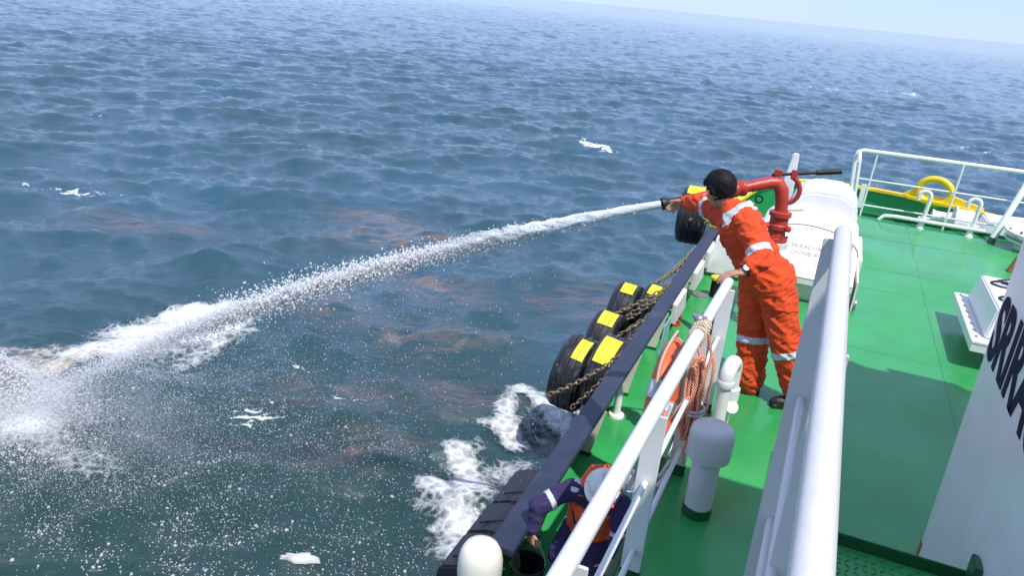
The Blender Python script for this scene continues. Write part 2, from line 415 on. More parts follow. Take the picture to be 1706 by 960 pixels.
def sea_h(x, y):
    """height of the water surface above z = 0, with crests sharpened"""
    x = np.asarray(x, float); y = np.asarray(y, float); z = np.zeros_like(x)
    for t, rot, lam in ((T1, 0.0, 0.8), (T2, 0.6, 0.5)):
        c, s = math.cos(rot), math.sin(rot)
        X = x * c - y * s; Y = x * s + y * c
        x0, y0 = X.copy(), Y.copy()
        for _ in range(3): x0, y0 = X + lam * bil(t, t[3], x0, y0), Y + lam * bil(t, t[4], x0, y0)
        z += bil(t, t[2], x0, y0)
    r = np.hypot(x, y)
    return SEA_Z + z * np.clip(1.25 - r / 900.0, 0, 1)
def blob(x, y, pts):
    out = np.zeros_like(x)
    for bx, by, sx, sy, ang, w in pts:
        c, s = math.cos(ang), math.sin(ang); dx = x - bx; dy = y - by
        out = np.maximum(out, w * np.exp(-(((dx * c + dy * s) / sx) ** 2 + ((-dx * s + dy * c) / sy) ** 2)))
    return out
def set_attr(me, name, arr):
    a = me.attributes.new(name, 'FLOAT', 'POINT'); a.data.foreach_set('value', np.asarray(arr, np.float32))
def grid_mesh(name, P, ni, nj, wrap=False, flip=False):
    me = bpy.data.meshes.new(name)
    idx = np.arange(ni * nj).reshape(ni, nj)
    a = idx[:-1, :]; b = idx[1:, :]
    if wrap: q = np.stack([a, b, np.roll(b, -1, 1), np.roll(a, -1, 1)], -1).reshape(-1, 4)
    else: q = np.stack([a[:, :-1], b[:, :-1], b[:, 1:], a[:, 1:]], -1).reshape(-1, 4)
    if flip: q = np.ascontiguousarray(q[:, ::-1])
    me.vertices.add(len(P)); me.vertices.foreach_set('co', P.astype(np.float32).ravel())
    me.loops.add(q.size); me.loops.foreach_set('vertex_index', q.ravel().astype(np.int32))
    me.polygons.add(len(q)); me.polygons.foreach_set('loop_start', (np.arange(len(q)) * 4).astype(np.int32))
    me.polygons.foreach_set('use_smooth', np.ones(len(q), bool)); me.update(); me.validate(); return me

def build_sea():
    r = [2.4]
    while r[-1] < 30000:
        x = r[-1]; r.append(x * (1.0062 if x < 75 else 1.012 if x < 420 else 1.12))
    r = np.array(r)
    fine = np.arange(R(-75), R(28), R(0.19)); rest = np.arange(R(28), R(285), R(2.0))
    th = np.concatenate([fine, rest])            # angle from the bow, clockwise seen from above
    rr, tt = np.meshgrid(r, th, indexing='ij')
    x = (rr * np.sin(tt)).ravel(); y = (rr * np.cos(tt)).ravel()
    z = sea_h(x, y)
    me = grid_mesh('sea', np.stack([x, y, z], 1), len(r), len(th), True, True)
    set_attr(me, 'silt', np.clip(blob(x, y, [(-10.2, 16.8, 1.6, 0.8, -0.3, 0.9), (-8.9, 15.8, 1.8, 0.7, 0.5, 1.0), (-4.9, 7.5, 0.75, 0.30, 0.7, 0.95),
        (-7.2, 13.4, 1.3, 0.7, 0.2, 0.75), (-5.6, 11.2, 1.2, 0.7, 0.3, 0.6), (-6.0, 8.6, 1.3, 0.6, 0.5, 0.4), (-4.0, 14.6, 1.4, 1.2, 0, 0.45),
        (-14.5, 13.0, 1.8, 0.6, 0.2, 0.5), (-4.2, 9.6, 0.9, 0.6, 0.3, 0.5), (-8.0, 11.5, 1.6, 0.9, 0.4, 0.45)]), 0, 1))
    set_attr(me, 'green', np.clip(1.35 - np.hypot((x + 4.4) / 7.4, (y - 4.5) / 6.4), 0, 1))
    set_attr(me, 'lace', np.clip(blob(x, y, [(-18.3, 13.9, 3.2, 0.35, 0.3, 0.75), (-9.3, 32.6, 1.6, 0.5, -0.4, 1.1), (-1.75, 84, 3.5, 1.5, 0, 0.8),
        (6.1, 90, 5.0, 2.0, -0.2, 0.9), (8.0, 51, 3.0, 0.7, 0, 0.7), (-6.96, 9.03, 0.4, 0.25, 0.2, 0.9), (-6.6, 7.6, 0.8, 0.35, 0.3, 0.85), (-5.7, 8.5, 0.7, 0.3, 0.4, 0.6),
        (-26, 22, 3, 0.4, 0.2, 0.6), (-40, 60, 6, 0.8, 0.1, 0.7)]), 0, 1.2))
    me.materials.append(M['water'])
    o = bpy.data.objects.new('sea', me); COL.objects.link(o); o['kind'] = 'structure'
build_sea()

# ------------------------------------------------------------------ hull and decks
def ship():
    # outline of the lower deck edge: port side straight, blunt rounded bow, starboard side
    half = [(-1.78, -14), (-1.80, 4.2), (-1.86, 9), (-1.94, 13.5), (-1.86, 15.4), (-1.42, 17.8), (-0.55, 19.1), (0.9, 19.55), (2.2, 19.4), (3.9, 18.6), (5.3, 17.2), (6.0, 15.0), (6.05, 9), (6.05, -14)]
    hb = B(); n = len(half)
    top = [(x, y, LOW - 0.02) for x, y in half]
    cx, cy = 2.1, 3.0
    bot = [(cx + (x - cx) * (0.97 if y < 14 else 0.9), y if y < 14 else 14 + (y - 14) * 0.75, SEA_Z - 1.2) for x, y in half]
    hb.add(top + bot, [tuple(range(n)), tuple(range(2 * n - 1, n - 1, -1))] + [(i, (i + 1) % n, n + (i + 1) % n, n + i) for i in range(n)])
    h = obj('ship_hull', hb, M['hull']); tag(h, 'black painted hull side of the ship below the side deck', 'ship hull')
    d = B(); d.prism([(x * 1.0, y, LOW - 0.016) for x, y in half], (0, 0, 0.016)); struct('side_deck', d, M['deck'])
    # upper deck block
    u = B().box(-0.52, 4.7, -8, 12.45, -0.012, 0.0); struct('upper_deck', u, M['deck'])
    w = B().box(-0.50, 4.68, -7.98, 12.43, LOW + 0.002, -0.014); struct('upper_deck_side_wall', w, M['white'])
    e = B().box(-0.55, -0.5205, -8, 12.45, -0.06, 0.018); struct('deck_edge_strip', e, M['deck_dark'])
    e = B().box(-0.55, 4.7, 12.4505, 12.5, -0.08, 0.045); struct('deck_edge_strip', e, M['deck_dark'])
    # weld beads between the deck plates
    wb = B()
    for y in (6.9, 8.75, 9.6, 11.15): wb.tube([(-0.5 if y < 7.8 else 0.56, y, -0.001), (1.6, y + 0.02, -0.001), (4.6, y, -0.001)], 0.006, 6)
    for x in (1.25, 2.75): wb.tube([(x, 4.1, -0.001), (x, 12.4, -0.001)], 0.006, 6)
    for y in (6.1, 9.2, 12.0): wb.tube([(-1.7, y, LOW - 0.001), (-0.56, y, LOW - 0.001)], 0.006, 6)
    s = struct('deck_weld_seams', wb, M['deck'])
ship()
cin = lambda y: -1.41 - 0.0095 * y
cout = lambda y: -1.61 - 0.0095 * y
def port_bulwark():
    t = thing('port_bulwark', 'low inward leaning bulwark with dark blue cap and white stays along the side deck', 'bulwark', (-1.6, 8, LOW))
    b = B(); y0, y1, zc = 4.26, 14.3, -1.1
    b.hexa([(cout(y0), y0, zc - 0.05), (cin(y0), y0, zc - 0.05), (cin(y1), y1, zc - 0.02), (cout(y1), y1, zc - 0.02),
            (cout(y0), y0, zc), (cin(y0), y0, zc), (cin(y1), y1, zc + 0.03), (cout(y1), y1, zc + 0.03)])
    obj('cap_rail', b, M['cap'], t, bevel=0.008)
    b = B(); m = lambda y: (cout(y) + cin(y)) / 2
    b.hexa([(-1.76, y0, LOW), (-1.745, y0, LOW), (-1.83, y1, LOW), (-1.845, y1, LOW), (m(y0) - 0.01, y0, zc - 0.052), (m(y0) + 0.008, y0, zc - 0.052), (m(y1) + 0.008, y1, zc - 0.022), (m(y1) - 0.01, y1, zc - 0.022)])
    obj('plating', b, M['bulwark_green'], t)
    for y in (5.2, 6.68, 8.15, 9.64, 11.15, 12.65):
        fx = -1.57 - 0.004 * (y - 6)
        b = B().prism([(fx - 0.17, y, LOW + 0.03), (fx, y, LOW + 0.03), (cin(y) + 0.004, y, zc - 0.06 + 0.004 * (y - 6)), (cin(y) - 0.09, y, zc - 0.06 + 0.004 * (y - 6))], (0, 0.016, 0))
        s = obj('stay', b, M['cream'], t, bevel=0.003)
        b = B().box(fx - 0.17, fx + 0.012, y - 0.012, y + 0.028, LOW + 0.001, LOW + 0.03); obj('stay_foot', b, M['deck_dark'], s)
    for y in (9.95, 11.5, 12.75):      # white box chocks beside the cap
        b = B().hexa([(cin(y) - 0.02, y, zc - 0.3), (cin(y) + 0.07, y, zc - 0.3), (cin(y) + 0.07, y + 0.75, zc - 0.3), (cin(y) - 0.02, y + 0.75, zc - 0.3),
                      (cin(y) + 0.002, y, zc - 0.01), (cin(y) + 0.06, y, zc - 0.02), (cin(y + .7) + 0.06, y + 0.75, zc - 0.02), (cin(y + .7) + 0.002, y + 0.75, zc - 0.01)])
        obj('chock_plate', b, M['white'], t, bevel=0.006)
port_bulwark()
BOW = [(-1.66, 14.35, -1.04), (-1.66, 15.2, -1.0), (-1.50, 16.6, -0.9), (-1.2, 17.9, -0.81), (-0.75, 18.7, -0.79), (-0.1, 19.2, -0.78), (0.9, 19.42, -0.79), (1.6, 19.32, -0.79), (2.2, 19.15, -0.79),
       (3.0, 18.85, -0.8), (3.9, 18.4, -0.82), (4.8, 17.6, -0.84), (5.5, 16.4, -0.88), (5.85, 15, -0.9), (5.9, 9, -1.0), (5.9, -8, -1.1)]
def bow_bulwark():
    t = thing('bow_bulwark', 'green bow bulwark with bright yellow cap curving round the bow', 'bulwark', (2.1, 17, LOW))
    P = [V(p) for p in BOW]; fine = []
    for i in range(len(P) - 1):
        for k in range(4):
            p0, p1, p2, p3 = P[max(i - 1, 0)], P[i], P[i + 1], P[min(i + 2, len(P) - 1)]; s = k / 4
            fine.append(0.5 * (2 * p1 + (p2 - p0) * s + (2 * p0 - 5 * p1 + 4 * p2 - p3) * s * s + (3 * p1 - p0 - 3 * p2 + p3) * s ** 3))
    fine.append(P[-1])
    cap = []; wall = []
    for i, p in enumerate(fine):
        tg = (fine[min(i + 1, len(fine) - 1)] - fine[max(i - 1, 0)]); tg.z = 0; tg.normalize(); nrm = V((-tg.y, tg.x, 0))   # outward (port, ahead)
        a, b = p + nrm * 0.09, p - nrm * 0.09; d = V((0, 0, 0.06))
        cap.append([a - d, b - d, b, a])
        q = p - V((0, 0, 0.061)); w = V((p.x, p.y, LOW - 0.3)) - nrm * 0.02
        wall.append([w + nrm * 0.012, w - nrm * 0.012, q - nrm * 0.012, q + nrm * 0.012])
    obj('cap_rail', B().rings(cap), M['yellow'], t); obj('plating', B().rings(wall), M['bulwark_green'], t)
bow_bulwark()

def rub_fender():
    t = thing('rubber_fender', 'black rubber block fender along the hull below the bulwark cap', 'fender', (-2.0, 5.5, -2.1))
    for y0, y1, xo in ((4.72, 5.22, -2.27), (5.235, 5.72, -2.265), (5.735, 6.36, -2.25)):
        b = B().prism([(-1.70, y0, -1.80), (xo + 0.22, y0, -1.82), (xo + 0.03, y0, -1.90), (xo, y0, -1.98), (xo, y0, -2.45), (xo + 0.1, y0, -2.55), (-1.70, y0, -2.55)], (0, y1 - y0, 0))
        o = obj('fender_block', b, M['hull'], t, bevel=0.02)
        b = B().prism([(xo + 0.10, y0 + 0.10, -1.852), (-1.76, y0 + 0.30, -1.792), (-1.76, y0 + 0.36, -1.792)], (0, 0, 0.02)); obj('rib', b, M['black'], o)
    b = B().box(-2.33, -1.74, 4.72, 6.36, -2.6, -2.56); obj('backing_ledge', b, M['hull'], t)
rub_fender()

# ------------------------------------------------------------------ tyre fenders and chains
def tyre_parts(Rr, w):
    """ribbed tread, rounded shoulders, sidewalls and bead; axis along X, centred at 0"""
    prof = [(0.52 * Rr, -0.40 * w), (0.60 * Rr, -0.47 * w), (0.78 * Rr, -0.5 * w), (0.92 * Rr, -0.45 * w), (0.975 * Rr, -0.36 * w)]
    for k in range(4):
        x = -0.30 + 0.2 * k
        prof += [((1.0 - 0.05 * abs(x)) * Rr, (x - 0.045) * w), ((1.0 - 0.05 * abs(x + .09)) * Rr, (x + 0.085) * w), (0.968 * Rr, (x + 0.093) * w), (0.968 * Rr, (x + 0.147) * w)]
    prof = prof[:-2]
    prof += [(0.975 * Rr, 0.39 * w), (0.92 * Rr, 0.455 * w), (0.78 * Rr, 0.5 * w), (0.60 * Rr, 0.47 * w), (0.52 * Rr, 0.40 * w), (0.50 * Rr, 0.0)]
    return prof
def tyre(c, Rr, w, label, marks, group='old tyres hung as fenders', tilt=0.0):
    t = thing('tyre_fender', label, 'tyre', c, group)
    b = B(); n = 56; rs = []
    for r, x in tyre_parts(Rr, w):
        rs.append([V((x, r * math.cos(2 * math.pi * k / n), r * math.sin(2 * math.pi * k / n))) + V(c) for k in range(n)])
    b.rings(rs, closed=True)
    obj('tyre_body', b, M['tyre'], t, smooth=True)
    for (a0, a1, x0, x1, s) in marks:     # angle from +Y (bow) over the top, degrees; across the tread
        b = B(); m = 8; vs = []
        for i in range(m + 1):
            a = R(a0 + (a1 - a0) * i / m)
            for x in (x0, x1):
                for dr in (-0.02, 0.006): vs.append(V(c) + V((x * w, (Rr + dr) * math.cos(a), (Rr + dr) * math.sin(a))))
        fs = []
        for i in range(m):
            o = i * 4; fs += [(o + 1, o + 3, o + 7, o + 5), (o, o + 1, o + 5, o + 4), (o + 2, o + 6, o + 7, o + 3)]
        fs += [(0, 2, 3, 1), (m * 4, m * 4 + 1, m * 4 + 3, m * 4 + 2)]
        b.add(vs, fs); obj('yellow_mark', b, M['yellow_mark'], t)
    t.rotation_euler = (random.uniform(-0.04, 0.04), tilt, random.uniform(-0.09, 0.09))
    return t
a0, a1 = 92, 134
tyre((-2.50, 9.08, -2.06), 0.52, 0.42, 'outer tyre of the nearest pair, grooved tread with split yellow patch', [(a0, a1, -0.02, 0.155, 0), (a0, a1, 0.175, 0.36, 0)], tilt=0.12)
tyre((-2.06, 9.05, -1.93), 0.52, 0.40, 'inner tyre of the nearest pair with one wide yellow patch, against the hull', [(a0, a1 + 8, -0.32, 0.26, 0)], tilt=0.12)
tyre((-2.47, 10.32, -2.10), 0.50, 0.42, 'single tyre in the middle of the row with striped yellow patch', [(86, 124, -0.25, -0.06, 0), (86, 124, -0.04, 0.12, 0), (86, 124, 0.14, 0.3, 0)], tilt=0.10)
tyre((-2.02, 10.40, -2.2), 0.46, 0.36, 'dark inner tyre half hidden behind the chains, without a yellow patch', [], tilt=0.1)
tyre((-2.46, 11.38, -1.98), 0.50, 0.42, 'outer tyre of the far pair with small yellow patch on top', [(90, 122, -0.22, 0.26, 0)], tilt=0.08)
tyre((-2.02, 11.40, -1.92), 0.50, 0.40, 'inner tyre of the far pair with small yellow patch, beside the bulwark', [(90, 122, -0.26, 0.22, 0)], tilt=0.08)
tyre((-2.16, 14.85, -1.06), 0.56, 0.52, 'large tyre hung at the bow corner behind the man in orange', [(86, 122, -0.3, 0.3, 0)], tilt=0.0)

def chain_links(path, pitch=0.075, r=0.011, w=0.026):
    b = B(); P = [V(p) for p in path]; L = 0; seg = 0; i = 0
    lens = [(P[k + 1] - P[k]).length for k in range(len(P) - 1)]; tot = sum(lens); s = 0
    while s < tot:
        q = s; k = 0
        while q > lens[k] and k < len(lens) - 1: q -= lens[k]; k += 1
        c = P[k] + (P[k + 1] - P[k]) * (q / lens[k]); u, w2, d = basis(P[k + 1] - P[k])
        side = u if i % 2 else w2; side = (side + (w2 if i % 2 else u) * random.uniform(-0.4, 0.4)).normalized()
        hl = pitch * 0.66
        loop = [c + d * (hl * math.cos(t)) + side * (w * math.sin(t)) for t in [2 * math.pi * j / 8 for j in range(8)]]
        b.tube(loop, r, 5, closed=True); s += pitch; i += 1
    return b
def sag(a, b, s, n=8):
    a, b = V(a), V(b); return [a.lerp(b, i / n) + V((0, 0, -s * 4 * (i / n) * (1 - i / n))) for i in range(n + 1)]
CH = [('rusty chain slung across the front of the nearest tyre pair', [((-1.67, 8.42, -1.19), (-2.64, 8.50, -2.16), 0.07), ((-1.68, 8.32, -1.22), (-2.34, 8.50, -2.28), 0.05)]),
      ('rusty chain over the single middle tyre up to the cap', [((-1.68, 9.75, -1.17), (-2.50, 9.76, -2.02), 0.04), ((-1.68, 9.65, -1.2), (-2.40, 9.78, -1.90), 0.02), ((-1.69, 9.6, -1.24), (-2.3, 9.8, -2.1), 0.05)]),
      ('double rusty chain over the far tyre pair', [((-1.70, 10.95, -1.16), (-2.60, 10.84, -1.88), 0.04), ((-1.70, 10.8, -1.2), (-2.46, 10.85, -1.98), 0.08), ((-1.70, 10.88, -1.18), (-2.3, 10.86, -1.8), 0.02)]),
      ('bundle of chain rising from the far tyres to the bulwark', [((-1.74, 12.9, -1.12), (-2.05, 11.75, -1.44), 0.04), ((-1.75, 12.8, -1.18), (-2.15, 11.7, -1.5), 0.1), ((-1.74, 12.7, -1.16), (-1.95, 11.7, -1.48), 0.14)]),
      ('tangle of dark chain beside the bow corner tyre', [((-1.68, 14.6, -0.98), (-2.25, 14.33, -0.92), 0.10), ((-1.66, 14.7, -0.95), (-2.1, 14.3, -1.02), 0.05), ((-1.7, 14.5, -1.0), (-2.3, 14.3, -1.05), 0.06), ((-1.66, 14.4, -1.0), (-2.0, 14.34, -0.9), 0.02)])]
for lab, paths in CH:
    b = B()
    for a, c, s in paths:
        k = chain_links(sag(a, c, s)); b.add(k.v, k.f)
    tag(obj('fender_chain', b, M['chain'], smooth=True), lab, 'chain', 'chains holding the tyre fenders')

# ------------------------------------------------------------------ side deck fittings
def dome_bollard():
    t = thing('mooring_post', 'fat white dome topped post at the end of the dark bulwark cap', 'bollard', (-1.63, 4.1, LOW))
    obj('post', B().lathe((-1.63, 4.1, LOW), (0, 0, 1), [(0.155, 0.0), (0.15, 0.48)], 28, False), M['white_dirty'], t, smooth=True)
    obj('dome_cap', B().lathe((-1.63, 4.1, LOW + 0.45), (0, 0, 1), [(0.157, 0), (0.160, 0.06), (0.157, 0.14), (0.145, 0.20), (0.118, 0.25), (0.07, 0.278), (0.02, 0.288)], 28), M['cream'], t, smooth=True)
dome_bollard()
def hydrant():
    c = V((-1.58, 10.72, LOW))
    t = thing('fire_hydrant', 'small red fire hydrant valve on the lower side deck', 'hydrant', c)
    obj('base_flange', B().lathe(c, (0, 0, 1), [(0.12, 0.001), (0.12, 0.035), (0.05, 0.04)], 16), M['red'], t)
    obj('valve_body', B().lathe(c, (0, 0, 1), [(0.05, 0.03), (0.055, 0.1), (0.07, 0.13), (0.06, 0.18), (0.03, 0.2), (0.02, 0.24)], 14).tube([c + V((0, 0, 0.13)), c + V((0.12, -0.03, 0.13))], 0.035, 10), M['red'], t, smooth=True)
    w = B().tube(arc(c + V((0, 0, 0.25)), 0.065, 0, 2 * math.pi, (1, 0, 0), (0, 1, 0), 14)[:-1], 0.011, 6, closed=True)
    w.tube([c + V((-0.06, 0, 0.25)), c + V((0.06, 0, 0.25))], 0.008, 6).tube([c + V((0, -0.06, 0.25)), c + V((0, 0.06, 0.25))], 0.008, 6)
    obj('handwheel', w, M['red'], t)
hydrant()
def air_pipe():
    c = V((-1.56, 7.62, LOW))
    t = thing('air_pipe', 'short white bent pipe on a round foot beside the bulwark', 'vent pipe', c)
    obj('foot_plate', B().lathe(c, (0, 0, 1), [(0.09, 0.001), (0.085, 0.03), (0.05, 0.035)], 18), M['white'], t, smooth=True)
    obj('pipe', B().tube([c, c + V((0, 0, 0.28)), c + V((-0.02, 0.01, 0.36)), c + V((-0.08, 0.03, 0.42)), c + V((-0.16, 0.05, 0.42))], 0.042, 12), M['white'], t, smooth=True)
air_pipe()
def deck_lamp():
    c = V((-0.63, 3.72, 0.12))
    t = thing('lifebuoy_light', 'clear round lamp in a wire guard hanging outside the white rail', 'lamp', c)
    obj('glass_globe', B().ball(c, 0.062, 16, 10), M['glass'], t, smooth=True)
    obj('lamp_core', B().lathe(c + V((0, 0, -0.03)), (0, 0, 1), [(0.03, 0), (0.03, 0.03), (0.012, 0.06)], 12), M['cream'], t, smooth=True)
    g = B()
    for ax in ((1, 0, 0), (0, 1, 0), (0.7, 0.7, 0), (0.7, -0.7, 0)): g.tube([c + (V(ax) * math.cos(a) + V((0, 0, 1)) * math.sin(a)) * 0.074 for a in [2 * math.pi * i / 18 for i in range(18)]], 0.0035, 5, closed=True)
    g.tube([c + V((math.cos(a), math.sin(a), 0)) * 0.074 for a in [2 * math.pi * i / 18 for i in range(18)]], 0.0035, 5, closed=True)
    obj('wire_guard', g, M['steel'], t)
    obj('bracket', B().tube([c + V((0.05, 0.02, -0.04)), c + V((0.14, 0.12, -0.05)), (-0.47, 4.05, 0.05)], 0.012, 8), M['white'], t)
deck_lamp()
def bulkhead():
    t = thing('bow_locker', 'white steel locker closing the far end of the side deck behind the man in orange', 'locker', (-1.0, 14, LOW))
    obj('locker_body', B().hexa([(-1.56, 13.32, LOW + 0.05), (-0.30, 13.45, LOW + 0.05), (-0.30, 15.2, LOW + 0.05), (-1.6, 15.2, LOW + 0.05), (-1.48, 13.36, -1.02), (-0.30, 13.5, -0.95), (-0.30, 15.2, -0.9), (-1.54, 15.2, -0.98)]), M['white'], t, bevel=0.015)
    obj('base_skirt', B().hexa([(-1.58, 13.30, LOW + 0.001), (-0.28, 13.43, LOW + 0.001), (-0.28, 15.22, LOW + 0.001), (-1.62, 15.22, LOW + 0.001), (-1.58, 13.30, LOW + 0.05), (-0.28, 13.43, LOW + 0.05), (-0.28, 15.22, LOW + 0.05), (-1.62, 15.22, LOW + 0.05)]), M['deck_dark'], t)
bulkhead()
def yellow_bit():
    c = V((-1.22, 12.3, LOW)); t = thing('deck_bitt', 'small black bitt with a yellow top on the side deck under the rail end', 'bollard', c)
    obj('post', B().lathe(c, (0, 0, 1), [(0.09, 0.001), (0.09, 0.30)], 16), M['black'], t, smooth=True)
    obj('top', B().lathe(c, (0, 0, 1), [(0.115, 0.30), (0.115, 0.34), (0.08, 0.36)], 16), M['yellow'], t, smooth=True)
    c2 = c + V((-0.22, -0.1, 0)); obj('foot_plate', B().lathe(c2, (0, 0, 1), [(0.13, 0.001), (0.125, 0.02)], 18), M['steel'], t)
    m = B().box(-1.22, -0.70, 10.5, 11.1, LOW + 0.001, LOW + 0.16)  # plain black box on the side deck
    tag(obj('low_black_box', m, M['black'], bevel=0.02), 'low black box against the deck side under the rail', 'box')
yellow_bit()

# ------------------------------------------------------------------ port railing
def flat_bar(x, y, z0, z1, w=0.095, th=0.014, xt=None):
    xt = x if xt is None else xt
    return B().hexa([(x - w / 2, y - th / 2, z0), (x + w / 2, y - th / 2, z0), (x + w / 2, y + th / 2, z0), (x - w / 2, y + th / 2, z0), (xt - w / 2, y - th / 2, z1), (xt + w / 2, y - th / 2, z1), (xt + w / 2, y + th / 2, z1), (xt - w / 2, y + th / 2, z1)])
RX = lambda y: -0.505 + 0.0145 * y
def port_rail():
    t = thing('deck_railing', 'white pipe railing with flat bar posts along the upper deck edge', 'railing', (-0.46, 3.5, 0))
    obj('top_rail', B().tube([(RX(0.9), 0.9, 0.955), (RX(4.06), 4.06, 0.955)], 0.036, 18), M['rail'], t, smooth=True)
    obj('top_rail', B().tube([(RX(4.14), 4.14, 0.955), (RX(5.08), 5.08, 0.945)], 0.034, 18), M['rail'], t, smooth=True)
    for y in (1.98, 3.08, 4.12, 5.0):
        p = obj('stanchion', flat_bar(RX(y) + 0.012, y, 0.012, 0.922), M['white'], t, bevel=0.003)
        obj('foot', flat_bar(RX(y) + 0.012, y, 0.0005, 0.07, 0.10, 0.02), M['deck_dark'], p)
    ys = (0.9, 1.98, 3.08, 4.12, 5.0)
    for z in (0.57, 0.185):
        for a, b in zip(ys[:-1], ys[1:]):
            obj('mid_rail', B().tube([(RX(a) + 0.012, a + 0.012, z), (RX(b) + 0.012, b - 0.012, z)], 0.015, 10), M['rail'], t, smooth=True)
port_rail()
def lashing():
    t = thing('rail_lashing', 'rope lashing with a small shackle where the two rail lengths meet', 'rope', (-0.45, 4.1, 0.95))
    for i in range(7):
        y = 4.02 + i * 0.026; c = V((RX(y), y, 0.955)); tl = random.uniform(-0.25, 0.25)
        obj('rope_turn', B().tube([c + V((math.cos(a) * 0.043, math.sin(a) * tl * 0.05, math.sin(a) * 0.043)) for a in [2 * math.pi * k / 14 for k in range(14)]], 0.0085, 6, closed=True), M['rope_tan'], t, smooth=True)
    c = V((-0.47, 4.16, 1.0)); obj('shackle', B().ball(c, 0.032, 10, 7, (1, 1.2, 0.8)).tube([c + V((-0.04, 0, 0.01)), c + V((0.04, 0.02, 0.0))], 0.012, 8), M['steel'], t, smooth=True)
lashing()
def rope_coil():
    t = thing('rope_coil', 'hank of orange flecked rope hanging from the white railing', 'rope', (-0.40, 4.05, 0.6))
    b = B(); rnd = random.Random(4)
    for i in range(15):
        x = -0.415 + rnd.uniform(-0.028, 0.075); y = 4.03 + rnd.uniform(-0.05, 0.035); top = 0.80 + rnd.uniform(-0.03, 0.04); bot = 0.33 + rnd.uniform(-0.04, 0.08)
        hw = rnd.uniform(0.02, 0.038); loop = []
        for k in range(26):
            a = 2 * math.pi * k / 26
            squeeze = 1 - 0.45 * math.exp(-((math.sin(a) * 0.5 - 0.02) / 0.12) ** 2)
            loop.append((x + hw * math.cos(a) * squeeze, y + 0.012 * math.sin(3 * a + i), (top + bot) / 2 + (top - bot) / 2 * math.sin(a)))
        b.tube(loop, 0.0088, 6, closed=True)
    obj('hank', b, M['rope'], t, smooth=True)
    w = B()
    for i in range(2):
        c = V((-0.39, 4.02, 0.50 + i * 0.016))
        w.tube([c + V((math.cos(a) * 0.056, math.sin(a) * 0.05, 0.01 * math.sin(a + i))) for a in [2 * math.pi * k / 16 for k in range(16)]], 0.008, 6, closed=True)
    obj('hank_whipping', w, M['tape'], t, smooth=True)
    e = B().tube([(-0.42, 3.98, 0.6), (-0.47, 3.93, 0.54), (-0.49, 3.92, 0.45), (-0.45, 3.96, 0.43), (-0.43, 4.0, 0.52)], 0.008, 6).tube([(-0.38, 4.0, 0.38), (-0.40, 3.97, 0.26), (-0.38, 3.96, 0.17)], 0.008, 6)
    e.tube([(-0.44, 4.1, 0.93), (-0.43, 4.06, 0.85), (-0.40, 4.04, 0.8)], 0.009, 6).tube([(-0.40, 4.12, 0.94), (-0.36, 4.1, 0.82), (-0.37, 4.08, 0.7), (-0.38, 4.06, 0.55)], 0.008, 6).tube([(-0.5, 4.1, 0.93), (-0.50, 4.08, 0.75), (-0.485, 4.05, 0.5), (-0.45, 4.03, 0.36)], 0.008, 6)
    obj('loose_end', e, M['rope'], t, smooth=True)
rope_coil()
def life_ring():
    c = V((-0.60, 4.22, 0.41)); t = thing('life_ring', 'orange lifebuoy with grey bands and grab line hung outside the railing', 'lifebuoy', c)
    n, m = 48, 14; rs = []
    for i in range(n):
        a = 2 * math.pi * i / n; d = V((0, math.cos(a), math.sin(a)))
        rs.append([c + d * (0.30 + 0.085 * math.cos(2 * math.pi * k / m)) + V((1, 0, 0)) * (0.055 * math.sin(2 * math.pi * k / m)) for k in range(m)])
    obj('ring', B().rings(rs, closed=True), M['ring_orange'], t, smooth=True)
    for q in range(4):
        rs = []
        for i in range(6):
            a = R(55 + 90 * q - 8 + 16 * i / 5); d = V((0, math.cos(a), math.sin(a)))
            rs.append([c + d * (0.30 + 0.089 * math.cos(2 * math.pi * k / m)) + V((1, 0, 0)) * (0.059 * math.sin(2 * math.pi * k / m)) for k in range(m)])
        obj('reflective_band', B().rings(rs), M['tape'], t, smooth=True)
    g = B(); pts = []
    for i in range(64):
        a = 2 * math.pi * i / 64; rr = 0.395 + 0.05 * abs(math.sin(2 * (a - R(55))))
        pts.append(c + V((0.01 * math.sin(5 * a), rr * math.cos(a), rr * math.sin(a))))
    obj('grab_line', g.tube(pts, 0.008, 6, closed=True), M['rope_tan'], t, smooth=True)
    f = B()   # the wire rack it hangs in
    f.tube([(-0.50, 4.52, 0.10), (-0.515, 4.25, -0.03), (-0.54, 3.98, -0.02), (-0.55, 3.88, 0.08), (-0.54, 3.86, 0.3), (-0.5, 3.9, 0.56)], 0.011, 8)
    f.tube([(-0.54, 3.93, 0.02), (-0.49, 3.93, 0.10), (-0.46, 3.95, 0.185)], 0.010, 8).tube([(-0.66, 4.05, -0.04), (-0.54, 4.0, -0.03)], 0.010, 8)
    tag(obj('lifebuoy_rack', f, M['rail'], smooth=True), 'white bent wire rack holding the orange lifebuoy', 'rack')
    b = B().hexa([(-0.70, 4.30, 0.12), (-0.692, 4.30, 0.12), (-0.692, 4.60, 0.10), (-0.70, 4.60, 0.10), (-0.70, 4.42, 0.80), (-0.692, 4.42, 0.80), (-0.692, 4.62, 0.80), (-0.70, 4.62, 0.80)])
    tag(obj('backing_board', b, M['teal'], bevel=0.003), 'thin pale teal board standing behind the orange lifebuoy', 'board')
life_ring()

